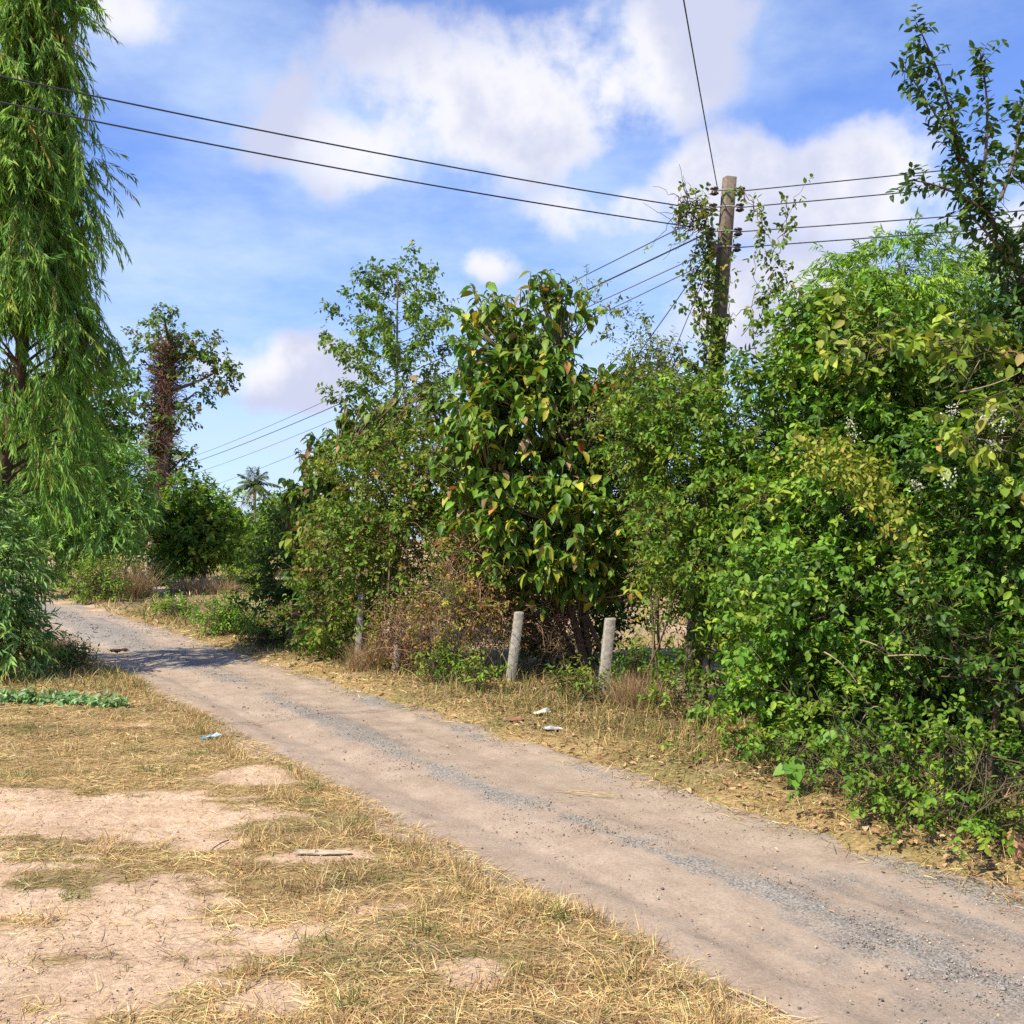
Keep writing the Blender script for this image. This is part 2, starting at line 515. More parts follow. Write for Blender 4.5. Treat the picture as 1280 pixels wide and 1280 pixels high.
# ------------------------------------------------------------------ the lie of the land
U_ = np.array([-0.533, 0.846]); U_ /= np.linalg.norm(U_)     # along the lane
NRM = np.array([U_[1], -U_[0]])                              # across, towards the hedge
LC, HW = 4.31, 1.16                                          # lane centre offset and half width


def cs(x, y):
    """across and along coordinates of the lane (it bends gently away beyond 45 m)"""
    c = x * NRM[0] + y * NRM[1]; s = x * U_[0] + y * U_[1]
    return c - 0.0035 * np.maximum(s - 34, 0) ** 2, s


def lane_pt(c, s):
    c = c + 0.0035 * np.maximum(s - 34, 0) ** 2
    return c * NRM[0] + s * U_[0], c * NRM[1] + s * U_[1]


def edge_wob(s, side):
    return 0.10 * np.sin(s * 1.7 + side) + 0.07 * np.sin(s * 4.3 + 2 * side) + 0.04 * np.sin(s * 9.1 + side * 3)


def ground_z(x, y):
    x = np.asarray(x, float); y = np.asarray(y, float)
    c, s = cs(x, y)
    z = 0.022 * noise2(x, y, 0.9, 1.0) + 0.010 * noise2(x, y, 3.1, 4.0) + 0.05 * noise2(x, y, 0.12, 3.0) * sst(np.hypot(x, y), 12, 40)
    lo, hi = LC - HW + edge_wob(s, 1.0), LC + HW + edge_wob(s, 2.5)
    left = sst(lo - c, -0.12, 0.22); right = sst(c - hi, -0.12, 0.25)
    bank = np.maximum(left, right)
    z = z * (0.25 + 0.75 * bank) - 0.062 * (1 - bank) + 0.03 * left + 0.045 * right
    z += 0.05 * np.exp(-((c - (LC + HW + .75)) / .35) ** 2)          # low bank under the hedge
    return z


BARE = []                                                    # bare sandy patches: centre, radii along x and y
for (px, py, rx, ry0, ry1) in [(120, 1030, 210, 996, 1062), (70, 1215, 215, 1120, 1330), (175, 1108, 95, 1092, 1128), (-10, 1015, 90, 985, 1050),
                               (600, 1225, 55, 1205, 1245), (330, 978, 70, 965, 992), (395, 1075, 70, 1064, 1086), (260, 1060, 90, 1050, 1070), (-120, 1120, 200, 1060, 1200), (330, 1255, 60, 1235, 1290), (20, 1130, 80, 1105, 1160)]:
    c_ = gp(px, (ry0 + ry1) / 2); a_, b_ = gp(px, ry0), gp(px, ry1)
    BARE.append((c_[0], (a_[1] + b_[1]) / 2, rx * c_[1] / F, (a_[1] - b_[1]) / 2))


def cover(x, y):
    """straw / grass cover 0..1, share of green 0..1, darker brown tone under plants 0..1"""
    c, s = cs(x, y)
    n = noise2(x, y, 1.4, 2.0); nf = noise2(x, y, 4.5, 5.0)
    bare = np.full(np.shape(x), -1.0)
    for bx, by, ra, rb in BARE:
        bare = np.maximum(bare, 1 - ((x - bx) / ra) ** 2 - ((y - by) / rb) ** 2)
    cov = 0.95 - 0.95 * sst(bare + 0.5 * nf + 0.4 * n + .38 * noise2(x, y, 11.0, 3.0), -0.5, 0.7)
    cov = np.clip(cov - 0.30 * sst(n, 0.35, 0.9), 0, 1)
    cov *= np.where(c < LC, sst(LC - HW - c, -0.30, -0.05), sst(c - LC - HW, -0.34, -0.12))
    far_field = (c > LC + HW + 2.6)
    cov = np.where(far_field, 0.55 + 0.45 * noise2(x, y, 0.5, 8.0), cov)
    green = np.clip(0.03 + 0.4 * sst(noise2(x, y, 1.9, 9.0), 0.35, 0.9), 0, 1)
    green = np.where((c > LC + HW), 0.08 + 0.35 * noise2(x, y, 1.1, 3.0), green)
    green = np.where(far_field, 0.30 + 0.35 * noise2(x, y, 0.35, 6.0), green)
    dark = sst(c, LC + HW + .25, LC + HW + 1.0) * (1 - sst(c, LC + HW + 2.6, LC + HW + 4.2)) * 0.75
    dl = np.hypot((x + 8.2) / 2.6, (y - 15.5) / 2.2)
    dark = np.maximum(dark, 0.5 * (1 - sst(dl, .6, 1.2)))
    return np.clip(cov, 0, 1), np.clip(green, 0, 1), np.clip(dark, 0, 1)


def axis(lo, hi, step, far, grow=1.16):
    a = list(np.arange(lo, hi, step)); d = step
    while a[-1] < far: d *= grow; a.append(a[-1] + d)
    d = step; b = [lo]
    while b[-1] > -far: d *= grow; b.append(b[-1] - d)
    return np.array(b[:0:-1] + a)


gx = axis(-9.5, 7.5, 0.075, 900); gy = axis(2.5, 19.0, 0.075, 900)
X, Y = np.meshgrid(gx, gy)
Z = ground_z(X, Y)
cv, gr, dk = cover(X, Y)
ii = np.arange(X.size).reshape(X.shape)
Qg = np.stack([ii[:-1, :-1], ii[:-1, 1:], ii[1:, 1:], ii[1:, :-1]], -1).reshape(-1, 4)
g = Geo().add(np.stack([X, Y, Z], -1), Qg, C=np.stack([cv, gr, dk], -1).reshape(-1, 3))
ground = g.build('ground', ground_mat(), smooth=True, kind='structure')

# lane: a sheet of its own whose edges run out under the verge
s_ax = np.concatenate([np.arange(-14, 26, 0.09), np.arange(26, 95, 0.5)])
c_ax = np.linspace(-HW - 0.42, HW + 0.42, 92)
CC, SS = np.meshgrid(c_ax, s_ax)
rx, ry = lane_pt(LC + CC, SS)
prof = -0.012 * np.exp(-((CC + .62) / .09) ** 2) + 0.016 * np.exp(-((CC - 0.0) / .30) ** 2) - 0.016 * np.exp(-((CC + .62) / .24) ** 2) - 0.014 * np.exp(-((CC - .62) / .24) ** 2)
rz = -0.004 + prof + 0.010 * noise2(rx, ry, 2.3, 1.0) + 0.007 * noise2(rx, ry, 8.0, 2.0) - 0.06 * sst(np.abs(CC), HW - .05, HW + .42)
wig = 0.09 * np.sin(SS * .55) + 0.05 * np.sin(SS * 1.3 + 1)
n_a, n_b = noise2(rx, ry, 1.2, 6.0), noise2(rx, ry, 5.0, 3.0)
streak = noise2(CC * 3.2 + .25 * np.sin(SS * .4), SS * .16, 2.0, 5.0); fleck = noise2(rx, ry, 11.0, 2.0)
grav = (0.34 + .3 * n_b) * np.exp(-((CC + 0.04 - wig) / .17) ** 2) + 0.24 * np.exp(-((CC + .10 - wig) / .36) ** 2) + (0.16 + .3 * n_a) * np.exp(-((CC - 1.02 - wig) / .2) ** 2) + 0.20 * n_a + 0.30 * streak + 0.14 * fleck + 0.04
grav += 0.62 * sst(SS, 13, 22) * np.exp(-((CC - .05) / .75) ** 2)
scuff = 0.30 * sst(streak + .5 * fleck, .55, 1.2) + 0.55 * np.exp(-((CC + .80 - wig * 1.3) / .045) ** 2) * sst(n_a + n_b * .6, -.2, .7) + 0.35 * np.exp(-((CC - .16 - wig) / .05) ** 2) * sst(n_b, -.3, .7)
ir = np.arange(CC.size).reshape(CC.shape)
Qr = np.stack([ir[:-1, :-1], ir[:-1, 1:], ir[1:, 1:], ir[1:, :-1]], -1).reshape(-1, 4)
g = Geo().add(np.stack([rx, ry, rz], -1), Qr, C=np.stack([np.clip(grav, 0, 1), np.clip(scuff, 0, 1), 0 * CC], -1).reshape(-1, 3))
road = g.build('dirt_road', road_mat(), smooth=True, kind='structure')


def road_z(x, y):
    c, s = cs(x, y); c = c - LC
    return -0.004 + 0.016 * np.exp(-(c / .30) ** 2) - 0.016 * np.exp(-((c + .62) / .24) ** 2) - 0.014 * np.exp(-((c - .62) / .24) ** 2) + 0.010 * noise2(x, y, 2.3, 1.0)


def surf_z(x, y):
    c, s = cs(np.asarray(x, float), np.asarray(y, float))
    g_ = ground_z(x, y)
    return np.where(np.abs(c - LC) < HW + .1, np.maximum(road_z(x, y), g_), g_)


# ------------------------------------------------------------------ ground cover
def blades(rng, x, y, z, L, W, lean, cols, bend=0.4):
    """thin bent strips: base pair, middle pair, tip"""
    n = len(x)
    P = np.stack([x, y, z], -1)
    th = rng.uniform(0, 6.28, n)
    out = np.stack([np.cos(th), np.sin(th), 0 * th], -1)
    lean = np.broadcast_to(lean, (n,))[:, None]
    d = unit(UP * (1 - lean) + out * (lean + .05))
    sd = unit(np.cross(d, UP + rng.normal(0, .4, (n, 3)))) * (np.broadcast_to(W, (n,)) / 2)[:, None]
    L = np.broadcast_to(L, (n,))[:, None]
    kink = rng.normal(0, .22, (n, 3)) * L * [1, 1, .25]
    m = P + d * L * .5 + kink * .4
    t = P + d * L + kink - UP * bend * L * lean * .6
    m[:, 2] = np.maximum(m[:, 2], P[:, 2] + .004); t[:, 2] = np.maximum(t[:, 2], P[:, 2] + .003)
    V = np.stack([P - sd, P + sd, m + sd * .8, m - sd * .8, t], 1).reshape(-1, 3)
    i = np.arange(n)[:, None] * 5
    return V, i + [0, 1, 2, 3], i + [3, 2, 4], np.repeat(cols, 5, 0)


STRAW = [((.54, .385, .17), 5), ((.43, .285, .13), 4), ((.62, .48, .26), 2.6), ((.29, .175, .09), 3), ((.26, .25, .09), .6)]
GREEN = [((.10, .15, .03), 3), ((.16, .20, .05), 3), ((.28, .26, .09), 2), ((.40, .30, .12), 1)]
MIXED = [((.36, .26, .10), 4), ((.24, .17, .08), 3), ((.17, .19, .05), 3), ((.45, .33, .14), 2), ((.10, .14, .03), 2)]


def scatter(rng, n, box, fn, wz=True):
    x = rng.uniform(box[0], box[1], n)
    # more where it is close: draw the distance from a density ~1/y
    y = box[2] * (box[3] / box[2]) ** rng.uniform(0, 1, n)
    p = fn(x, y)
    k = rng.uniform(0, 1, n) < p
    return x[k], y[k]


def in_view(x, y, m=0.12):
    return np.abs(x / np.maximum(y, .1)) < 0.5 + m


rng = rng_(11)
# straw of the mown yard: lying stalks
def yard(x, y):
    c, s = cs(x, y)
    cv_, g_, d_ = cover(x, y)
    return np.where((c < LC - HW + .12) & in_view(x, y, .2), np.clip(cv_ * (1.05 + .45 * noise2(x, y, 5.5, 1.0)) - .08, 0, 1) + .04, 0)
x, y = scatter(rng, 330000, (-9, 2.6, 3.6, 17), yard)
cvv, grr, _ = cover(x, y)
cols = pick_cols(rng, STRAW, len(x), .18) * (1 + .30 * noise2(x, y, 2.3, 7.0) + .15 * noise2(x, y, 6.5, 2.0))[:, None]
cols = np.clip(cols, .02, .75)
gsel = rng.uniform(0, 1, len(x)) < grr * .45
cols[gsel] = pick_cols(rng, GREEN, gsel.sum(), .2)
gg = Geo().add(*blades(rng, x, y, surf_z(x, y) + .002 + rng.uniform(0, .012, len(x)), rng.uniform(.05, .16, len(x)), rng.uniform(.0025, .005, len(x)) * np.maximum(1, y / 8),
                       rng.uniform(.72, 1.0, len(x)), cols, .3))
# tufts standing along the lane edge and here and there in the yard
tx, ty = [], []
for k in range(210):
    s = rng.uniform(0.5, 17); c = LC - HW + edge_wob(s, 1.0) - abs(rng.normal(0.02, .16))
    a, b = lane_pt(c, s); tx.append(a); ty.append(b)
for k in range(380):
    b = 3.8 * (15 / 3.8) ** rng.uniform(); a = rng.uniform(-.6, .4) * b
    if cs(a, b)[0] < LC - HW - .1 and cover(np.array(a), np.array(b))[0] > .5: tx.append(a); ty.append(b)
tx, ty = np.array(tx), np.array(ty)
nb = 55
bx = np.repeat(tx, nb) + rng.normal(0, .055, len(tx) * nb); by = np.repeat(ty, nb) + rng.normal(0, .055, len(tx) * nb)
tl = np.repeat(rng.uniform(.45, 1.25, len(tx)), nb)
tg = np.repeat(rng.uniform(0, 1, len(tx)) < .16, nb)
cols = pick_cols(rng, STRAW[:4], len(bx), .16); cols[tg] = pick_cols(rng, GREEN, tg.sum(), .2)
gg.add(*blades(rng, bx, by, ground_z(bx, by), tl * rng.uniform(.05, .17, len(bx)), rng.uniform(.003, .0055, len(bx)), rng.uniform(.1, .75, len(bx)), cols, .6))
o = gg.build('dry_grass', M_STRAW, kind='stuff')
tag(o, 'flattened yellow straw and dry grass over the sandy yard', 'grass')

# verge between lane and hedge: mixed dry and green blades
def verge(x, y):
    c, s = cs(x, y)
    e = c - (LC + HW)
    return np.where(in_view(x, y, .2), sst(e, -.12, .12) * (1 - sst(e, 2.2, 3.4)) * (0.6 + .4 * noise2(x, y, 1.5, 4.4)), 0)
x, y = scatter(rng, 280000, (-11, 7, 4.6, 27), verge)
e = cs(x, y)[0] - (LC + HW)
cols = pick_cols(rng, MIXED, len(x), .2)
st = rng.uniform(0, 1, len(x)) < .55 * (1 - sst(e, .1, .7)); cols[st] = pick_cols(rng, STRAW, st.sum(), .2)
hgt = .05 + .17 * sst(e, .15, .8) * (0.6 + .7 * np.clip(noise2(x, y, 2.2, 1.2) + .3, 0, 1))
gg = Geo().add(*blades(rng, x, y, ground_z(x, y), hgt * rng.uniform(.5, 1.5, len(x)), rng.uniform(.004, .007, len(x)) * np.maximum(1, y / 9), rng.uniform(.12, .95, len(x)), cols, .6))
x, y = scatter(rng, 210000, (-9, 7, 4.6, 22), lambda a, b: np.where(in_view(a, b, .2), sst(cs(a, b)[0] - LC - HW, -.34, .02) * (1 - sst(cs(a, b)[0] - LC - HW, .7, 1.6)) * np.clip(.55 + .6 * noise2(a, b, 2.6, 3.3), 0, 1), 0))
gg.add(*blades(rng, x, y, surf_z(x, y) + rng.uniform(0, .012, len(x)), rng.uniform(.06, .19, len(x)), rng.uniform(.003, .0055, len(x)) * np.maximum(1, y / 8), rng.uniform(.7, 1.0, len(x)),
               np.clip(pick_cols(rng, STRAW[:4] + MIXED[2:3], len(x), .2) * (1 + .35 * noise2(x, y, 3.0, 2.0))[:, None], .02, .7), .3))
# lank grass on the far side of the yard, below the eucalyptus
def bank(x, y):
    c, s = cs(x, y)
    return np.where((c < LC - HW - .02) & (c > -4) & (y > 13), .75, 0)
x, y = scatter(rng, 42000, (-14, -3, 13, 26), bank)
gg.add(*blades(rng, x, y, ground_z(x, y), rng.uniform(.08, .3, len(x)), .011, rng.uniform(.15, .9, len(x)), pick_cols(rng, MIXED, len(x), .2), .6))
o = gg.build('verge_grass', M_STRAW, kind='stuff')
tag(o, 'ragged half-dry grass along the foot of the hedge', 'grass')

# dry field with stubble behind the fence
def field(x, y):
    c, s = cs(x, y)
    return np.where((c > LC + HW + 2.2) & in_view(x, y, .25), .5 + .5 * noise2(x, y, .45, 6.0), np.where((c > LC + HW) & (s > 22) & in_view(x, y, .25), .7, 0))
x, y = scatter(rng, 90000, (-34, 30, 13, 80), field)
cols = pick_cols(rng, MIXED, len(x), .22)
gg = Geo().add(*blades(rng, x, y, ground_z(x, y), rng.uniform(.08, .30, len(x)) * (1 + y / 70), .008 + .0009 * y, rng.uniform(.1, .9, len(x)), cols, .5))
o = gg.build('field_grass', M_STRAW, kind='stuff')
tag(o, 'pale stubble and thin grass of the field behind the fence', 'grass')

# loose gravel on the lane
tpl = np.array([[1, 0, 0], [-.9, .1, 0], [0, 1, .1], [.1, -.9, 0], [.1, 0, .7], [0, 0, -.5]])
tt = np.array([[0, 2, 4], [2, 1, 4], [1, 3, 4], [3, 0, 4], [2, 0, 5], [1, 2, 5], [3, 1, 5], [0, 3, 5]])
n = 34000
s = 2.0 * (32 / 2.0) ** rng.uniform(0, 1, n) - 1.5
kind = rng.uniform(0, 1, n)
wg = 0.09 * np.sin(s * .55) + 0.05 * np.sin(s * 1.3 + 1)
c = np.where(kind < .42, rng.normal(-.06, .20, n) + wg, np.where(kind < .64, rng.normal(1.0, .16, n) + wg, rng.uniform(-1.12, 1.15, n)))
keep = (np.abs(c) < 1.22) & ((kind < .64) | (rng.uniform(0, 1, n) < .55)) & (noise2(c * 3, s * .8, 1.0, 3.0) > -.45); s, c = s[keep], c[keep]
x, y = lane_pt(LC + c, s)
yx, yy = scatter(rng, 16000, (-6, 2, 3.7, 11), lambda a, b: np.where(cs(a, b)[0] < LC - HW, .25 + .75 * (1 - cover(a, b)[0]), 0))
n_lane = len(x); x, y = np.concatenate([x, yx]), np.concatenate([y, yy])
sz = np.clip(rng.lognormal(-5.5, .45, len(x)), .002, .018) * np.maximum(1, y / 12) * np.where(np.arange(len(x)) < n_lane, 1, .75)
th = rng.uniform(0, 6.28, len(x)); ct, sn = np.cos(th), np.sin(th)
B = tpl[None] * (1 + rng.normal(0, .22, (len(x), 6, 3))) * sz[:, None, None]
V = np.stack([B[..., 0] * ct[:, None] - B[..., 1] * sn[:, None] + x[:, None], B[..., 0] * sn[:, None] + B[..., 1] * ct[:, None] + y[:, None],
              B[..., 2] + (surf_z(x, y) + sz * .25)[:, None]], -1)
cols = pick_cols(rng, [((.22, .20, .175), 4), ((.145, .13, .115), 3), ((.30, .27, .23), 3), ((.30, .22, .16), 3), ((.40, .36, .31), 1)], len(x), .2)
cols[n_lane:] = pick_cols(rng, [((.34, .24, .17), 5), ((.20, .14, .10), 3), ((.48, .37, .28), 3)], len(x) - n_lane, .2)
g = Geo().add(V, None, (np.arange(len(x))[:, None, None] * 6 + tt[None]).reshape(-1, 3), np.repeat(cols, 6, 0))
o = g.build('gravel', M_STONE, kind='stuff')
tag(o, 'loose stone chips and crumbs strewn along the dirt lane and bare yard', 'gravel')

# fallen brown leaves and crumbs
def litter_p(x, y):
    c, s = cs(x, y); e = c - (LC + HW)
    return np.where(in_view(x, y, .2), 0.9 * sst(e, -.2, .25) * (1 - sst(e, 1.8, 3.0)) + np.where(c < LC - HW, .22 + .6 * sst(y, 10, 13), .05), 0)
x, y = scatter(rng, 44000, (-12, 7, 4.2, 27), litter_p)
z = surf_z(x, y) + rng.uniform(.006, .03, len(x))
d = unit(np.concatenate([rng.normal(size=(len(x), 2)), rng.normal(0, .18, (len(x), 1))], 1)); nr = unit(UP + rng.normal(0, .45, (len(x), 3)))
cv_c = cs(x, y)[0]
ln = rng.uniform(.025, .085, len(x)) * np.where(cv_c < LC, np.where(y < 10, .38, .8), np.where(cv_c < LC + HW, .5, 1.0))
cols = pick_cols(rng, [((.26, .15, .075), 4), ((.36, .22, .12), 4), ((.44, .30, .17), 3), ((.14, .085, .055), 2), ((.28, .12, .07), .5)], len(x), .2)
g = Geo().add(*leaf_geo(rng, np.stack([x, y, z], -1), d, nr, ln, ln * rng.uniform(.3, .6, len(x)), cols, 'oval', .5, .12))
o = g.build('leaf_litter', M_LITTER, kind='stuff')
tag(o, 'curled brown fallen leaves scattered on verge and yard', 'leaves')

# ------------------------------------------------------------------ plants
def px_lobes(L_):
    """(px, py, D, rx_px, rz_px, ry_m) -> centre, radii"""
    return [(at(a, b, D), np.array([rx * D / F, ry, rz * D / F])) for a, b, D, rx, rz, ry in L_]


def limbs_to(rng, base, lobes, r0, M=7, stems=1, spread=.15, sides=6):
    """curved limbs from the foot of the plant into every lobe"""
    V, R = [], []
    for i, (c, r) in enumerate(lobes):
        b = np.array(base) + np.append(rng.normal(0, spread, 2), -0.05)
        e = np.asarray(c) + np.array([0, 0, .35 * r[2]])
        bow = rng.normal(0, .12, 3) * np.linalg.norm(e - b) * [1, 1, .2] + np.array([0, 0, .12 * np.linalg.norm((e - b)[:2])])
        V.append(arc(b, e, bow, M)[0]); R.append(np.linspace(1, .25, M) * r0 * rng.uniform(.7, 1.1))
    return np.array(V), np.array(R)


def bush(name, label, cat, base, lobes, pal, seed, dens=28, n=9, L=.38, ll=.085, lw=.05, droop=.15, upb=.3, inner=.45, hole=-.45, hf=1.6, rough=.28,
         alpha=(45, 75), leafdrop=.25, shape='oval', mat=None, twig=(.10, .085, .045), stem_r=.03, bark=(.17, .12, .08), jit=.2, fold=.25, curl=.15, extra=None,
         rnd=.45, spread=.2, group=None, core=0.0, clump=None, twr=.003, up=.8):
    rng = rng_(seed)
    base = np.array([base[0], base[1], float(ground_z(base[0], base[1]))])
    t = thing(name, base, label, cat, group)
    P, D, tn = lobe_shoots(rng, lobes, dens, upb, inner, rough, hole, hf, base[2] + .06, rnd, core, clump, True)
    n0 = len(P)
    if extra is not None:
        P = np.concatenate([P, extra[0]]); D = np.concatenate([D, extra[1]]); tn = np.concatenate([tn, rng.normal(0, .12, len(extra[0]))])
    Ls = L * rng.uniform(.55, 1.3, len(P))
    g = Geo().add(*shoot_leaves(rng, P, D, Ls, n, ll, lw, pal, droop, alpha, leafdrop, jit, shape, fold, curl, up=up, tint=tn))
    g.build('crown', mat or M_LEAF, t, kind='stuff')
    LV, LR = limbs_to(rng, base, lobes, stem_r, spread=spread)
    b = Geo(); v, q = tubes(LV, LR, 6); b.add(v, q, C=bark)
    b.build('trunk', M_BARK, t, smooth=True)
    # twigs: every shoot's own stem, and a share of longer ones back to the limb ends
    w = Geo()
    tip = P + unit(D) * Ls[:, None] - UP * (droop * Ls)[:, None]
    h = rng.uniform(0, 1, len(P)) < .5
    v, q = tubes(arc(P[h] - unit(D[h]) * .12, tip[h], UP * (droop * .25 * Ls[h])[:, None], 3), np.array([1, .8, .3]) * twr, 3); w.add(v, q, C=twig)
    k = (rng.uniform(0, 1, len(P)) < min(1, 260 / len(P))) & (np.arange(len(P)) < n0)
    cen = np.array([np.asarray(c) + [0, 0, .1 * r[2]] for c, r in lobes])
    near = cen[np.argmin(np.linalg.norm(P[k][:, None] - cen[None], axis=2), 1)]
    near = near + rng.normal(0, .12, near.shape)
    v, q = tubes(arc(near, P[k], rng.normal(0, .14, near.shape), 5), np.array([1.9, 1.6, 1.4, 1.2, 1.0]) * twr, 4); w.add(v, q, C=twig)
    w.build('twigs', M_TWIG, t, kind='stuff')
    return t


HEDGE = [((.10, .215, .02), 5), ((.075, .17, .017), 4), ((.16, .28, .028), 4), ((.24, .31, .04), 1.4), ((.055, .125, .018), 2)]
OLIVE = [((.15, .20, .03), 4), ((.21, .24, .04), 3), ((.10, .145, .022), 3), ((.27, .25, .05), 1), ((.21, .14, .05), .5)]
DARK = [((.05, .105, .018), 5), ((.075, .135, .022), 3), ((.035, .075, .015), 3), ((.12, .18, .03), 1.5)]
LIME = [((.20, .34, .035), 4), ((.15, .28, .03), 3), ((.27, .38, .05), 2)]
EUC = [((.14, .29, .04), 4), ((.22, .37, .05), 4), ((.08, .19, .035), 3), ((.32, .39, .06), 1.0), ((.30, .15, .05), .2)]
EUCB = [((.17, .30, .085), 4), ((.12, .22, .06), 3), ((.24, .38, .13), 3), ((.27, .35, .07), 1)]

# ---- the tall hedge beside the lane: separate shrubs
bush('hedge_shrub', 'dense green hedge shrub growing around the foot of the utility pole', 'shrub', (2.55, 11.4),
     px_lobes([(905, 640, 11.3, 95, 120, .95), (880, 790, 11.6, 55, 80, .6), (960, 560, 11.0, 80, 110, .9), (955, 770, 10.6, 75, 110, .8), (850, 560, 12.2, 70, 90, .8)]),
     HEDGE + OLIVE[:2], 101, dens=84, rough=.4, n=9, ll=.082, lw=.046, hole=-.25, hf=1.15, L=.26, inner=.3, core=.5, clump=(11, .24))
bush('hedge_shrub', 'big leafy hedge shrub with yellowish arching spray between pole and dark hollow', 'shrub', (3.15, 9.3),
     px_lobes([(1075, 480, 10.2, 105, 120, 1.1), (1060, 640, 9.4, 110, 130, 1.0), (1050, 790, 8.9, 105, 110, .8), (1150, 560, 9.6, 90, 130, 1.0), (1000, 880, 8.7, 90, 70, .6), (985, 700, 10.0, 60, 130, .8)]),
     HEDGE, 102, dens=92, rough=.4, n=9, ll=.08, lw=.046, mat=M_LEAFG, hole=-.16, hf=1.15, L=.25, inner=.3, core=.5, clump=(12, .25))
bush('hedge_shrub', 'tall dark hollow hedge shrub with white flower heads on its outer twigs', 'shrub', (4.1, 8.0),
     px_lobes([(1235, 660, 8.0, 120, 120, .9), (1225, 830, 7.5, 120, 100, .7), (1290, 480, 8.8, 85, 110, .9), (1330, 700, 7.6, 120, 160, .9), (1150, 800, 7.9, 80, 90, .6)]),
     HEDGE[:2] + DARK[:2] + HEDGE[2:3], 103, dens=92, rough=.4, n=9, ll=.074, lw=.043, mat=M_LEAFG, hole=-.05, hf=1.2, L=.24, inner=.25, core=.45, clump=(12, .23))
SHR = [o for o in COL.objects if o.name.startswith('hedge_shrub')]
rng = rng_(56)
pts = np.concatenate([arc(at(985, 555, 8.6), at(1150, 720, 7.6), [.1, -.1, .35], 70)[0], arc(at(1010, 560, 8.6), at(1110, 640, 8.0), [.1, -.1, .2], 40)[0]])
Dd = unit(rng.normal(0, .6, pts.shape) + [.4, -.3, -.1])
g = Geo().add(*shoot_leaves(rng, np.repeat(pts, 2, 0) + rng.normal(0, .05, (2 * len(pts), 3)), np.repeat(Dd, 2, 0) * [1, 1, -1], .18, 6, .06, .034, [((.26, .29, .045), 4), ((.19, .25, .035), 3), ((.36, .33, .06), 1.5), ((.45, .26, .06), .3)], .2))
g.build('arching_spray', M_LEAF, SHR[1], kind='stuff')
for px, py, D in [(1062, 530, 8.5), (1190, 515, 7.5), (1232, 520, 7.4), (1248, 532, 7.3), (1240, 555, 7.3), (1185, 598, 7.3), (1145, 608, 7.6), (1068, 545, 8.5)]:
    c = at(px, py, D); n = 40
    P = c + rng.normal(0, .028, (n, 3)); d = unit(rng.normal(size=(n, 3)) + UP * .6 + [0, -.4, 0])
    Geo().add(*leaf_geo(rng, P, d, unit(rng.normal(size=(n, 3)) + UP), .022, .014, pick_cols(rng, [((.62, .60, .52), 3), ((.40, .42, .30), 1)], n, .1), 'diamond')).build('flower_head', M_LEAF, SHR[2], kind='stuff')
bush('hedge_gap_filler', 'added dark-leaved filler behind the hedge standing in for shade in its gaps', 'shrub', (4.9, 11.6),  # added behind the hedge; its dark leaves stand in for shade in gaps
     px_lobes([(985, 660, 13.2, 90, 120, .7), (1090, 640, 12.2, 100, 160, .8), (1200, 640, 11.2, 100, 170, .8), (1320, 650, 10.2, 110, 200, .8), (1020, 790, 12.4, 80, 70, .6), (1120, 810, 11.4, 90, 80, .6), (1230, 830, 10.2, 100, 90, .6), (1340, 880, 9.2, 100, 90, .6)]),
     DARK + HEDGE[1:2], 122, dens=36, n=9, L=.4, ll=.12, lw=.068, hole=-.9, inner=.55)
bush('draped_creeper', 'pale yellow-green broad-leaved creeper draped over the hedge top', 'creeper', (3.9, 9.4),
     px_lobes([(1210, 440, 8.5, 55, 28, .35), (1110, 440, 9.2, 60, 24, .35), (1245, 545, 7.6, 35, 45, .25), (970, 640, 9.6, 40, 40, .25), (1030, 400, 9.8, 40, 30, .3)]),
     [((.22, .29, .04), 4), ((.16, .24, .03), 3), ((.32, .33, .06), 1.2), ((.30, .19, .08), .5)], 121, dens=60, n=7, L=.25, ll=.115, lw=.07, leafdrop=.6, droop=.4, hole=-.3, clump=(6, .2), stem_r=.012)
# low growth along the hedge foot
bush('creeper_shrub', 'low tangle of small-leaved creeper spilling from hedge foot onto the verge', 'shrub', (2.75, 7.3),
     px_lobes([(1010, 955, 7.9, 90, 45, .35), (1110, 960, 7.1, 90, 75, .4), (1200, 985, 6.6, 90, 80, .4), (1290, 1000, 6.2, 90, 90, .4), (930, 930, 9.0, 70, 40, .4)]),
     HEDGE[:4] + OLIVE[:1], 104, dens=85, n=9, L=.2, ll=.052, lw=.031, hole=-.4, clump=(9, .15), stem_r=.012, twr=.0025)
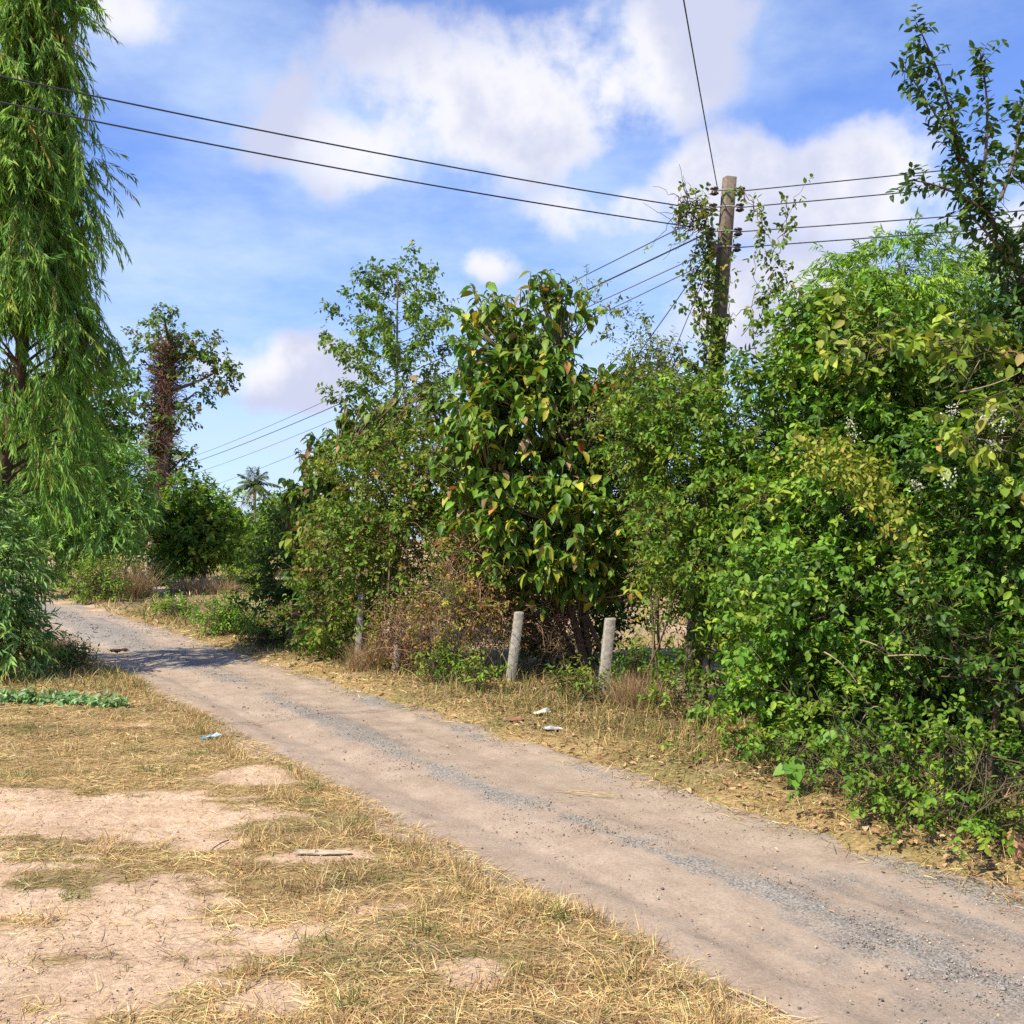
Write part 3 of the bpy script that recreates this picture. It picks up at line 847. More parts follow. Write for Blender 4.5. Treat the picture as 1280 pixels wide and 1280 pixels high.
# olive, finer-leaved shrub with arching sprays left of the pole
rng = rng_(55)
def spray(rng, p0, p1, bow, m, side=.25):
    pts = arc(p0, p1, bow, m)[0]
    tan = unit(np.gradient(pts, axis=0))
    return pts, unit(tan * .6 + rng.normal(0, .55, pts.shape) + UP * .1)
ex = [spray(rng, at(820, 560, 12.3), at(728, 352, 11.9), UP * .5, 34), spray(rng, at(830, 600, 12.2), at(770, 380, 12.4), UP * .4 + [.2, 0, 0], 34), spray(rng, at(850, 560, 12.2), at(800, 400, 12.6), [.1, 0, .3], 30),
      spray(rng, at(850, 620, 12), at(720, 520, 11.6), UP * .5, 34), spray(rng, at(880, 540, 12), at(832, 455, 12.3), UP * .3, 24)]
ex = (np.concatenate([e[0] for e in ex]), np.concatenate([e[1] for e in ex]))
bush('olive_shrub', 'olive-green feathery shrub with arching sprays between broad-leaved tree and pole', 'shrub', (1.75, 12.4),
     px_lobes([(835, 560, 12.4, 48, 85, .8), (830, 650, 12.3, 45, 70, .7), (855, 700, 12.0, 48, 100, .7), (830, 480, 12.8, 40, 50, .6)]),
     OLIVE, 105, dens=70, n=12, L=.34, ll=.06, lw=.028, droop=.25, shape='diamond', hole=-.3, clump=(8, .2), extra=ex, stem_r=.022)
# fine pale tree behind the hedge
bush('willowy_tree', 'pale fresh-green tree with fine drooping leaves rising behind the hedge', 'tree', (6.2, 16.0),
     px_lobes([(1125, 345, 16, 58, 50, 1.0), (1065, 400, 16, 52, 60, .9), (1185, 400, 16, 60, 65, .9), (1120, 470, 16, 110, 110, 1.1)]),
     LIME, 106, dens=60, n=14, L=.6, ll=.15, lw=.030, droop=.5, alpha=(15, 45), leafdrop=.6, shape='diamond', upb=.5, hole=-.35, stem_r=.06)
# dark tree standing behind the hollow, its long branch reaching up
ex = [spray(rng, at(1300, 420, 8.8), at(1200, 215, 8.3), [.15, 0, .1], 26), spray(rng, at(1245, 290, 8.5), at(1128, 80, 8.0), [.12, 0, -.05], 46), spray(rng, at(1200, 205, 8.3), at(1145, 28, 8.0), [.10, 0, .05], 30),
      spray(rng, at(1225, 240, 8.4), at(1225, 65, 8.3), [.12, 0, .05], 26), spray(rng, at(1240, 270, 8.4), at(1135, 225, 8.1), [0, 0, .12], 20), spray(rng, at(1250, 250, 8.4), at(1275, 120, 8.4), [.1, 0, 0], 24),
      spray(rng, at(1262, 330, 8.6), at(1200, 262, 8.3), [0, 0, .1], 16)]
bw = [e[0] for e in ex]
exd = (np.concatenate([e[0] for e in ex]), np.concatenate([e[1] for e in ex]))
tt_ = bush('branching_tree', 'slender dark tree over the hedge throwing one long leafy branch skyward', 'tree', (4.75, 9.0),
           px_lobes([(1275, 370, 9.0, 50, 75, .6), (1330, 300, 9.0, 70, 110, .9), (1345, 470, 9.2, 90, 110, .9)]),
           [((.045, .095, .02), 4), ((.08, .14, .025), 3), ((.13, .20, .035), 1.5)], 107, dens=60, n=7, L=.2, ll=.085, lw=.042, hole=-.35, extra=exd, stem_r=.05)
g = Geo()
for pts in bw:
    v, q = tubes(pts, np.linspace(.017, .004, len(pts)), 5); g.add(v, q, C=(.14, .10, .075))
g.build('branch', M_BARK, tt_, smooth=True)
# bare twigs hanging out of the hedge face
hz = [((1030, 815), (1085, 880), 8.0, .12), ((1075, 800), (1140, 845), 7.9, .1), ((1110, 820), (1190, 825), 7.7, .05), ((1065, 925), (1100, 885), 7.5, .2), ((1100, 885), (1135, 950), 7.4, .15),
      ((935, 770), (985, 800), 9.6, -.08), ((995, 810), (1010, 870), 8.8, .04), ((1180, 470), (1235, 440), 8.3, .05), ((1200, 490), (1275, 465), 8.1, -.05), ((1195, 510), (1225, 450), 8.2, .1), ((1130, 430), (1210, 438), 9.0, .03)]
tw = thing('dead_twigs', at(1080, 860, 8.0) * [1, 1, 0], 'bare pale twigs hooked through the leafy face of the hedge', 'twigs')
for a, b, D, bo in hz:
    v, q = tubes(arc(at(*a, D), at(*b, D - .15), [0, -.1, bo], 8), np.linspace(.007, .003, 8), 4); Geo().add(v, q, C=(.32, .24, .16)).build('twig', M_TWIG, tw)

# big-leaved seedlings at the hedge foot: each leaf a part
def big_leaf_mesh(name, col, fold=.25, curl=.3, wl=.55):
    v, Q, T, C = leaf_geo(rng_(1), np.zeros((1, 3)), np.array([[1.0, 0, 0]]), np.array([[0, 0, 1.0]]), 1.0, wl, np.array([col]), 'big', fold, curl)
    me = Geo().add(v, Q, T, C).mesh(name, True)
    me.materials.append(M_LEAFG)
    return me


def put_leaf(me, parent, p, d, n, L, name='leaf'):
    d = Vector(d).normalized(); n = Vector(n)
    s = d.cross(n).normalized(); u = s.cross(d)
    o = bpy.data.objects.new(name, me)
    COL.objects.link(o)
    o.parent = parent
    m = Matrix((d, s, u)).transposed().to_4x4()
    m = Matrix.Diagonal((L, L, L, 1)) if False else m @ Matrix.Diagonal((L, L, L, 1))
    m.translation = Vector(p) - parent.matrix_basis.translation
    o.matrix_basis = m
    return o


SEED_M = [big_leaf_mesh('broad_leaf', c, .2, .25, .6) for c in ((.13, .26, .035), (.09, .20, .03), (.16, .29, .05))]
rng = rng_(77)
for i, (px, py, D, nl, sz, lab) in enumerate([(992, 945, 7.75, 4, .20, 'seedling with one upright bright green broad leaf at hedge foot'),
                                              (1050, 905, 7.6, 6, .17, 'broad-leaved seedling with paired hanging leaves inside the hedge foot'),
                                              (1195, 940, 6.9, 6, .15, 'seedling with pale broad leaves poking from the creeper'),
                                              (925, 945, 8.9, 6, .17, 'dark broad-leaved seedling where the hedge meets the weeds'),
                                              (872, 880, 10.6, 7, .16, 'bluish broad-leaved seedling by the gap in the hedge')]):
    tip = at(px, py, D); b = np.array([tip[0] + .03, tip[1] + .12, 0]); b[2] = float(ground_z(b[0], b[1]))
    t = thing('broadleaf_seedling', b, lab, 'plant', 'broad-leaved seedlings at the hedge foot')
    g = Geo(); v, q = tubes(arc(b, tip, [0, .05, .05], 6), np.linspace(.008, .004, 6), 5); g.add(v, q, C=(.14, .20, .05)); g.build('stem', M_TWIG, t)
    for k in range(nl):
        f = 1 - k * .13
        p = b + (tip - b) * f
        th = -1.57 + rng.normal(0, 1.0) if k else -1.5
        d = np.array([math.cos(th), math.sin(th), -.35 if k else -.9])
        put_leaf(SEED_M[(i + k) % 3], t, p, d, (0, -.5, .8), sz * rng.uniform(.8, 1.1))

# ---- trees with very large leaves: the outermost leaves are parts, the inner ones one mass
def broadleaf(name, label, base, stems, lobes, seed, ll, pal, nsh, nleaf=6, nparts=280, dens=None, L=.5, wl=.5):
    rng = rng_(seed)
    base = np.array([base[0], base[1], float(ground_z(base[0], base[1]))])
    t = thing(name, base, label, 'tree')
    P, D = lobe_shoots(rng, lobes, nsh, .55, .35, .25, -.6, 1.2, .5, .35)
    S = len(P); n = nleaf
    tt = np.linspace(.25, 1, n)[None] * np.ones((S, 1))
    Ls = L * rng.uniform(.7, 1.2, S)
    pos = (P[:, None] + unit(D)[:, None] * (Ls[:, None] * tt)[..., None])
    phi = (np.arange(n) // 2 * 1.57 + np.arange(n) % 2 * np.pi)[None] + rng.uniform(0, 6.28, (S, 1)) + rng.normal(0, .3, (S, n))
    hor = np.stack([np.cos(phi), np.sin(phi), 0 * phi], -1)
    d = unit(hor * .8 + rng.normal(0, .25, hor.shape) + unit(D)[:, None] * .25 - UP * rng.uniform(-.1, 1.1, (S, n, 1)))
    nr = unit(UP * .9 + hor * .5 + rng.normal(0, .22, (S, n, 3)))
    pos, d, nr = (a.reshape(-1, 3) for a in (pos, d, nr))
    sz = ll * rng.uniform(.45, 1.3, S * n)
    cen = np.mean([c for c, r in lobes], axis=0)
    score = -pos[:, 1] + .5 * np.linalg.norm((pos - cen)[:, [0, 2]], axis=1) + rng.uniform(0, .5, len(pos))
    order = np.argsort(-score)
    part = order[:nparts]; rest = order[nparts:]
    ms = [big_leaf_mesh('broad_leaf', c[0], .42, .30 + .06 * (i % 4), wl) for i, c in enumerate(pal)]
    w = np.array([c[1] for c in pal]); w = w / w.sum()
    for i in part:
        put_leaf(ms[rng.choice(len(pal), p=w)], t, pos[i], d[i], nr[i], sz[i])
    g = Geo().add(*leaf_geo(rng, pos[rest], d[rest], nr[rest], sz[rest], sz[rest] * wl, pick_cols(rng, pal, len(rest), .15), 'big', .42, .38))
    g.build('crown', M_LEAFG, t, smooth=True, kind='stuff')
    b = Geo()
    for e, r in stems:
        b0 = base + np.append(rng.normal(0, .12, 2), -.05)
        v, q = tubes(arc(b0, e, rng.normal(0, .15, 3) * [1, 1, 0], 10), np.linspace(r, r * .35, 10), 8); b.add(v, q, C=(.13, .10, .075))
    b.build('trunk', M_BARK, t, smooth=True)
    w_ = Geo()
    ends = np.array([e for e, r in stems]); mids = np.concatenate([base + (ends - base) * f for f in (.35, .5, .65, .8, .95)])
    near = mids[np.argmin(np.linalg.norm(P[:, None] - [0, 0, .3] - mids[None], axis=2), 1)]
    v, q = tubes(arc(near, P + unit(D) * Ls[:, None], np.array([0, 0, -.12]) + 0 * P, 6), np.linspace(.016, .006, 6), 5); w_.add(v, q, C=(.20, .17, .09))
    w_.build('branches', M_BARK, t, smooth=True)
    return t


TEAK = [((.10, .205, .023), 6), ((.15, .25, .03), 4), ((.07, .145, .02), 5), ((.28, .32, .04), 2.2), ((.42, .36, .05), .9), ((.33, .15, .05), .4), ((.27, .18, .08), .6)]
broadleaf('teak_tree', 'broad-leaved tree with big drooping yellow-green and rusty leaves behind leaning fence posts', (1.15, 14.9),
          [(at(645, 430, 14.7), .06), (at(700, 420, 14.9), .06), (at(720, 560, 14.6), .05), (at(610, 600, 14.6), .045), (at(690, 640, 14.2), .045)],
          px_lobes([(625, 440, 14.7, 36, 50, .5), (690, 430, 14.8, 40, 48, .5), (655, 490, 14.7, 60, 50, .7), (660, 550, 14.6, 75, 80, .9), (755, 555, 14.6, 66, 70, .9), (790, 500, 14.8, 26, 36, .4), (600, 540, 14.6, 36, 40, .5), (610, 590, 14.7, 45, 55, .6), (690, 665, 14.3, 95, 60, .9), (775, 690, 14.4, 55, 55, .7), (635, 655, 14.6, 62, 55, .7), (780, 610, 14.6, 40, 60, .6), (660, 715, 14.5, 60, 35, .6), (605, 400, 14.8, 14, 22, .25), (705, 385, 14.8, 16, 18, .25)]),
          201, .19, TEAK, 25, nleaf=8, nparts=295, L=.42)
SAPLING = [((.075, .145, .02), 5), ((.12, .20, .025), 4), ((.20, .26, .03), 2), ((.24, .17, .07), 1.2), ((.19, .12, .06), .8)]  # duller green and brown leaf tones of the sapling
broadleaf('teak_sapling', 'dark broad-leaved sapling with brownish hanging leaves beside the viny thicket', (-3.75, 18.0),
          [(at(425, 560, 17.6), .045), (at(385, 620, 17.6), .04), (at(395, 720, 17.2), .035)],
          px_lobes([(432, 580, 17.6, 38, 45, .6), (398, 625, 17.6, 30, 42, .6), (405, 690, 17.2, 38, 60, .6), (460, 550, 17.8, 35, 35, .5), (515, 520, 17.8, 40, 28, .5)]),
          202, .18, SAPLING, 22, nleaf=8, nparts=150, L=.3)

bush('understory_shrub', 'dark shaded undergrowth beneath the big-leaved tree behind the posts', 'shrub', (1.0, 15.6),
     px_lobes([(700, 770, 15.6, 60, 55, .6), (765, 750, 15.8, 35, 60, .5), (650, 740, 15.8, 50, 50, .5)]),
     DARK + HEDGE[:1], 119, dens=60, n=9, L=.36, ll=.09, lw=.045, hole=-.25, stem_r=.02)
# ---- the viny thicket between the two
bush('thicket', 'viny olive thicket wrapped over the fence beside the dry brambles', 'shrub', (-1.9, 15.7),
     px_lobes([(470, 600, 15.8, 55, 70, .8), (535, 590, 15.6, 55, 62, .8), (440, 700, 15.8, 60, 80, .8), (510, 690, 15.4, 70, 80, .8), (410, 770, 16.2, 50, 45, .6), (575, 640, 15.3, 40, 60, .6)]),
     OLIVE + HEDGE[:2] + [((.24, .13, .06), .9), ((.33, .20, .08), .6)], 108, dens=70, n=9, L=.3, ll=.085, lw=.046, hole=-.45, clump=(9, .22), stem_r=.025, twig=(.22, .13, .08))
bush('dark_bush', 'dark green rounded bush at the field edge below the palm', 'shrub', (-4.9, 19.3),
     px_lobes([(358, 700, 19.3, 42, 55, .8), (375, 755, 18.9, 42, 50, .7), (365, 655, 20, 26, 28, .6), (400, 800, 17.5, 35, 30, .4)]),
     DARK + OLIVE[2:3], 109, dens=60, n=9, L=.26, ll=.1, lw=.055, hole=-.5, clump=(9, .24))


def tangle(rng, g, lobes, n, L, r, pal, M=7, wob=.35):
    for c, rr in lobes:
        d = unit(rng.normal(size=(n, 3))); p = np.asarray(c) + d * rr * rng.uniform(.3, 1.02, (n, 1))
        step = unit(rng.normal(size=(n, 3)) + UP * .2)
        pts = [p]
        for k in range(M - 1):
            step = unit(step + rng.normal(0, wob, (n, 3)) - UP * .05); pts.append(pts[-1] + step * L / M)
        P = np.stack(pts, 1); P[..., 2] = np.maximum(P[..., 2], .02)
        v, q = tubes(P, np.linspace(1, .45, M) * r, 3)
        g.add(v, q, C=np.repeat(pick_cols(rng, pal, n, .25), M * 3, 0))


BRN = [((.25, .14, .085), 4), ((.33, .21, .13), 3), ((.16, .09, .06), 3), ((.40, .29, .19), 1)]
rng = rng_(31)
dl = px_lobes([(595, 700, 14.4, 50, 40, .5), (570, 770, 14.2, 58, 45, .5), (620, 760, 14.3, 30, 55, .5), (505, 795, 14.6, 40, 34, .5), (690, 790, 14.6, 40, 45, .4)])
db = thing('bramble', (at(590, 800, 14.4) * [1, 1, 0]), 'dry brown leafless bramble heaped over the fence next to the concrete post', 'bramble')
g = Geo(); tangle(rng, g, dl, 230, .75, .005, BRN); g.build('stems', M_TWIG, db, kind='stuff')
P, D = lobe_shoots(rng, dl[:4], 95, .1, .5, .3, -.3, 1.6, .1, .6)
RUST = [((.30, .16, .07), 4), ((.40, .20, .06), 2), ((.22, .12, .07), 3), ((.15, .19, .035), 6), ((.24, .26, .05), 4), ((.50, .28, .06), 1.0)]
g = Geo().add(*shoot_leaves(rng, P, D, .3 * rng.uniform(.6, 1.2, len(P)), 7, .055, .03, RUST, .2, shape='diamond', curl=.3, fold=.5)); g.build('leaves', M_LEAF, db, kind='stuff')
bush('yellow_sapling', 'small bright yellow-green sapling in front of the dry bramble', 'shrub', at(560, 800, 13.9)[:2],
     px_lobes([(560, 735, 13.9, 28, 28, .25), (552, 700, 14.0, 20, 22, .2), (575, 755, 13.8, 24, 18, .2)]),
     [((.20, .25, .03), 4), ((.30, .28, .04), 3), ((.42, .23, .05), 1.2), ((.12, .19, .03), 2)], 110, dens=60, n=9, L=.22, ll=.06, lw=.026, shape='diamond', stem_r=.01, twr=.003)

# ---- slim young tree with layered branches
def slim_tree():
    rng = rng_(41)
    D = 24.0
    b = at(490, 740, D); b[2] = float(ground_z(b[0], b[1]))
    t = thing('slim_tree', b, 'slim airy young tree with tiered branches rising above the thicket', 'tree')
    top = at(497, 330, D)
    tr = arc(b, top, [.05, 0, 0], 16)[0]
    g = Geo(); v, q = tubes(tr, np.linspace(.085, .012, 16), 8); g.add(v, q, C=(.24, .20, .16)); g.build('trunk', M_BARK, t, smooth=True)
    bp, bd, br = [], [], Geo()
    for k in range(46):
        f = .50 + .49 * (k / 46.0)
        p = b + (top - b) * f + [.05 * 4 * f * (1 - f), 0, 0]
        th = k * 2.4 + rng.normal(0, .3)
        reach = (1.6 * min(1, (1.03 - f) / .30) ** .6) * rng.uniform(.7, 1.1) + .10
        e = p + np.array([math.cos(th) * reach, math.sin(th) * reach, reach * rng.uniform(.25, .6)])
        pts = arc(p, e, [0, 0, -.1 * reach], 10)[0]
        v, q = tubes(pts, np.linspace(.026 * (1.15 - f), .004, 10), 5); br.add(v, q, C=(.20, .16, .12))
        m = int(5 + 16 * reach)
        ft = rng.uniform(.25, 1, m) ** .8
        bp.append(np.array([pts[min(9, int(x * 9.99))] for x in ft]) + rng.normal(0, .04, (m, 3)))
        bd.append(unit(rng.normal(0, .6, (m, 3)) + unit(e - p) * .7 + UP * .15))
    br.build('branches', M_BARK, t, smooth=True)
    P = np.concatenate(bp); Dd = np.concatenate(bd)
    g = Geo().add(*shoot_leaves(rng, P, Dd, .30 * rng.uniform(.6, 1.2, len(P)), 6, .12, .066, [((.12, .21, .03), 4), ((.17, .26, .035), 3), ((.075, .14, .03), 3), ((.26, .29, .04), 1)], .25, leafdrop=.5))
    g.build('crown', M_LEAF, t, kind='stuff')
slim_tree()

# ---- eucalyptus by the lane
def eucalyptus():
    rng = rng_(61)
    b = np.array([-8.05, 15.6, float(ground_z(-8.05, 15.6))])
    t = thing('eucalyptus_tree', b, 'tall weeping eucalyptus with long hanging yellow-green leaves beside the lane', 'tree')
    top = b + [.5, .2, 13.4]
    tr = np.array([b, b + [.10, 0, 1.6], at(2, 598, 15.5), at(20, 500, 15.5), at(30, 420, 15.4), at(40, 300, 15.4), at(35, 160, 15.4), at(45, 0, 15.4), top])
    tt = np.linspace(0, 8, 40); tr = np.stack([np.interp(tt, np.arange(9), tr[:, i]) for i in range(3)], 1)
    for _ in range(3): tr[1:-1] = (tr[:-2] + tr[1:-1] * 2 + tr[2:]) / 4
    g = Geo(); v, q = tubes(tr, np.linspace(.15, .02, 40), 10); g.add(v, q, C=(.13, .08, .055)); g.build('trunk', M_BARK, t, smooth=True)
    br = Geo(); BP, BD = [], []
    # outer limit of the crown on the lane side, photo column by photo row
    rows = np.array([-200, 0, 100, 200, 250, 300, 350, 420, 500, 570, 640, 700, 760]); lim = np.array([30, 52, 78, 88, 118, 104, 92, 104, 108, 128, 110, 70, 30])
    def reach_at(z):
        py = HOR - (z - CAM_H) / 15.5 * F
        return (np.interp(py, rows, lim) + 20) * 15.5 / F + .05
    for k in range(140):
        z = 2.5 + 10.8 * (k / 140.0) ** .95
        i = int(np.argmin(np.abs(tr[:, 2] - z * .93)))
        p = tr[i]
        th = k * 2.399 + rng.normal(0, .3)
        R = max(.5, (b[0] + .55 + reach_at(z) * 1.0) - tr[i][0] - .25) if False else reach_at(z)
        R = max(.45, R - (tr[i][0] - b[0])) * rng.uniform(.72, 1.0)
        e = np.array([p[0] + math.cos(th) * R, p[1] + math.sin(th) * R, z + .5 * R * rng.uniform(.2, .6)])
        pts = arc(p, e, [0, 0, .22 * R], 10)[0]
        v, q = tubes(pts, np.linspace(.03, .006, 10) * (1.2 - z / 18), 5); br.add(v, q, C=(.12, .075, .05))
        na = int(rng.integers(4, 8)); m = na * 5
        ft = np.repeat(rng.uniform(.3, 1, na) ** .7, 5)
        BP.append(np.array([pts[min(9, int(x * 9.99))] for x in ft]) + np.repeat(rng.normal(0, .2, (na, 3)), 5, 0) + rng.normal(0, .07, (m, 3)))
        BD.append(unit(rng.normal(0, .26, (m, 3)) + UP * -.9 + unit(e - p) * .25))
    br.build('branches', M_BARK, t, smooth=True)
    P = np.concatenate(BP); D = np.concatenate(BD)
    k = ~((np.abs(P[:, 0] + 7.75) < .75) & (P[:, 2] > 2.4) & (P[:, 2] < 5.6) & (rng.uniform(0, 1, len(P)) < .78)); P, D = P[k], D[k]
    Ls = rng.uniform(.3, 1.0, len(P))
    g = Geo().add(*shoot_leaves(rng, P, D, Ls, 30, .185, .026, EUC, .05, (8, 45), .55, .22, 'diamond', .2, .05, start=.0, up=.2))
    g.build('crown', M_LEAF, t, kind='stuff')
    w = Geo(); v, q = tubes(arc(P, P + D * Ls[:, None], rng.normal(0, .04, P.shape), 3), np.array([1, .7, .4]) * .004, 3); w.add(v, q, C=(.26, .17, .08)); w.build('twigs', M_TWIG, t)
eucalyptus()
EUK = dict(ll=.17, lw=.034, droop=.35, alpha=(20, 60), leafdrop=.6, shape='diamond', mat=M_LEAF, up=.3)
bush('eucalyptus_shrub', 'blue-green bushy eucalyptus regrowth beside the shaded lane', 'shrub', (-7.15, 14.4),
     px_lobes([(0, 720, 14.4, 40, 58, .6), (8, 800, 14.2, 36, 34, .5), (-40, 760, 14.4, 60, 80, .7), (-20, 650, 14.6, 36, 45, .5)]), EUCB, 112, dens=46, n=12, L=.42, hole=-.5, stem_r=.02, **EUK)
bush('eucalyptus_sapling', 'green eucalyptus sapling with soft hanging foliage behind the tall eucalyptus', 'tree', (-14.3, 34.0),
     px_lobes([(125, 650, 34, 48, 44, 1.2), (85, 600, 34.5, 60, 60, 1.4), (150, 610, 34.5, 30, 45, 1.0), (70, 665, 34, 50, 40, 1.2)]), EUCB + EUC[:2], 113, dens=22, n=12, L=.8, hole=-.45, stem_r=.035,
     **dict(EUK, ll=.30, lw=.065))
bush('leafy_tree', 'dense mid-green tree standing behind the eucalyptus near the vine-wrapped trunk', 'tree', (-17.6, 40.0),
     px_lobes([(90, 520, 40, 55, 60, 1.3), (30, 560, 40, 60, 80, 1.5), (120, 570, 40, 35, 50, 1.0), (10, 640, 40, 70, 60, 1.4), (90, 640, 40, 45, 50, 1.2)]),
     HEDGE[:3] + OLIVE[:1] + DARK[:1], 114, dens=20, n=9, L=.55, ll=.26, lw=.13, clump=(9, .5), stem_r=.08, twr=.007)

# ---- vine-wrapped tree
def vine_tree():
    rng = rng_(71)
    D = 48.0
    b = at(190, 728, D); b[2] = float(ground_z(b[0], b[1]))
    t = thing('vine_wrapped_tree', b, 'tall trunk wrapped in dry red-brown vines under a flat leafy crown', 'tree')
    top = at(212, 420, D)
    tr = arc(b, top, [.3, 0, 0], 14)[0]
    g = Geo(); v, q = tubes(tr, np.linspace(.42, .14, 14), 9); g.add(v, q, C=(.34, .27, .20))
    v, q = tubes(arc(b + [.55, .2, 0], b + (top - b) * .25 + [.2, 0, 0], [.2, 0, 0], 6), np.linspace(.16, .1, 6), 7); g.add(v, q, C=(.34, .27, .20))
    g.build('trunk', M_BARK, t, smooth=True)
    v_ = Geo()
    lob = [(b + (top - b) * f, np.array([w, w, .9])) for f, w in ((.22, 1.15), (.32, .95), (.42, .6), (.52, .5), (.62, .42), (.72, .42), (.82, .4), (.92, .36))]
    tangle(rng, v_, lob, 330, 1.2, .018, [((.22, .12, .08), 4), ((.15, .08, .055), 3), ((.30, .18, .12), 2)], 7, .3)
    v_.build('vine', M_TWIG, t)
    lobes = px_lobes([(200, 415, 48, 32, 20, 1.2), (245, 430, 48, 28, 17, 1.1), (270, 465, 48, 24, 17, 1.0), (180, 450, 48, 26, 20, 1.0), (245, 490, 48, 26, 16, 1.0), (225, 520, 48, 32, 13, 1.0), (180, 500, 48, 26, 20, 1.0), (235, 455, 48, 30, 13, .9), (205, 395, 47, 15, 10, .6), (188, 550, 48, 20, 24, .9), (228, 572, 48, 14, 14, .7)])
    br = Geo()
    for c, r in lobes:
        f = np.clip((c[2] - .9 - b[2]) / (top[2] - b[2]), .3, 1)
        p = b + (top - b) * f
        v, q = tubes(arc(p, c, [0, 0, -.25], 8), np.linspace(.11, .03, 8), 6); br.add(v, q, C=(.18, .11, .075))
    br.build('branches', M_BARK, t, smooth=True)
    P, Dd = lobe_shoots(rng, lobes, 11, .3, .25, .35, -.05, 1.3, .5)
    g = Geo().add(*shoot_leaves(rng, P, Dd, .5 * rng.uniform(.6, 1.2, len(P)), 7, .22, .14, [((.10, .18, .03), 4), ((.15, .23, .04), 3), ((.055, .10, .025), 3), ((.23, .21, .05), 1), ((.26, .14, .06), .5)], .2, leafdrop=.4))
    g.build('crown', M_LEAF, t, kind='stuff')
vine_tree()
bush('round_tree', 'round dark-green tree at the foot of the vine-wrapped trunk', 'tree', at(245, 715, 45)[:2],
     px_lobes([(245, 655, 45, 44, 44, 1.6), (225, 680, 44.5, 35, 34, 1.3), (268, 675, 44.5, 30, 36, 1.2), (240, 625, 45, 30, 22, 1.0)]), HEDGE[:4] + OLIVE[:2], 115, dens=22, n=9, L=.45, ll=.25, lw=.13, clump=(9, .5), stem_r=.09, twr=.009, hole=-.6, up=1.0)

# ---- far trees and bushes across the field
bush('light_green_bush', 'light green bush across the field below the coconut palm', 'shrub', at(300, 710, 58)[:2],
     px_lobes([(300, 690, 58, 35, 30, 1.8), (330, 668, 56, 26, 24, 1.5), (288, 680, 60, 18, 22, 1.2), (355, 650, 55, 22, 30, 1.4)]), LIME[:2] + HEDGE[:1] + OLIVE[:1], 116, dens=16, n=9, L=.5, ll=.24, lw=.12, stem_r=.1, twr=.01)
far = bush('distant_tree', 'distant rounded green tree in the row across the fields', 'tree', (-46.0, 118.0),
           [(np.array([-46, 118, 4.2]), np.array([3.6, 3.2, 2.8])), (np.array([-43.5, 118, 3.0]), np.array([2.6, 2.6, 2.2])), (np.array([-48.6, 117.5, 2.8]), np.array([2.6, 2.4, 2.2]))],
           HEDGE[:2] + OLIVE[:2], 117, dens=5, n=9, L=1.2, ll=.6, lw=.34, stem_r=.2, twr=.02, group='row of distant trees', spread=.1)
rng = rng_(90)
for k, (x, y) in enumerate([(-58, 112), (-36, 125), (-27, 130), (-17, 122), (-6, 128), (6, 120), (17, 127)]):
    r = far.copy(); COL.objects.link(r); sc = rng.uniform(.75, 1.25)
    r.location = (x, y, float(ground_z(x, y))); r.rotation_euler = (0, 0, rng.uniform(0, 6.28)); r.scale = (sc, sc, sc * rng.uniform(.85, 1.2))
    for ch in far.children:
        c = ch.copy(); COL.objects.link(c); c.parent = r


def palm():
    rng = rng_(81)
    D = 105.0
    b = at(314, 672 + 2 * F / D, D); b[2] = float(ground_z(b[0], b[1])); top = at(318, 606, D)
    t = thing('coconut_palm', b, 'solitary coconut palm showing above bushes across the field', 'palm')
    g = Geo(); v, q = tubes(arc(b, top, [.3, 0, 0], 12), np.linspace(.22, .13, 12), 8); g.add(v, q, C=(.30, .25, .19)); g.build('trunk', M_BARK, t, smooth=True)
    for k in range(17):
        th = k * 2.4 + rng.normal(0, .15); el = 1.4 - 2.0 * (k / 16.0)
        L = rng.uniform(2.5, 3.1)
        h = np.array([math.cos(th), math.sin(th), 0])
        n = 22; tt = np.linspace(0, 1, n)
        pts = top + np.outer(tt * L * math.cos(el), h) + np.outer(tt * L * math.sin(el) - (0.20 + .28 * math.cos(el)) * L * tt ** 2, UP)
        g = Geo(); v, q = tubes(pts, np.linspace(.035, .008, n), 4); g.add(v, q, C=(.23, .22, .08))
        tan = unit(np.gradient(pts, axis=0)); sd = unit(np.cross(tan, UP))
        col = pick_cols(rng, [((.07, .12, .025), 3), ((.11, .16, .035), 2)] if k < 14 else [((.26, .20, .07), 1)], 4 * n, .15)
        pp = np.concatenate([pts, pts, pts, pts]); dd = np.concatenate([sd, -sd, sd, -sd]) + np.concatenate([tan] * 4) * .5 - UP * rng.uniform(.35, .8, (4 * n, 1)) + rng.normal(0, .08, (4 * n, 3))
        ln = np.tile(.75 * np.sin(np.pi * np.clip(tt * .86 + .12, 0, 1)) ** .7 + .08, 4)
        g.add(*leaf_geo(rng, pp, dd, np.broadcast_to(UP, pp.shape) + rng.normal(0, .2, pp.shape), ln, .12, col, 'diamond', .1, .05))
        g.build('frond', M_LEAF, t)
palm()

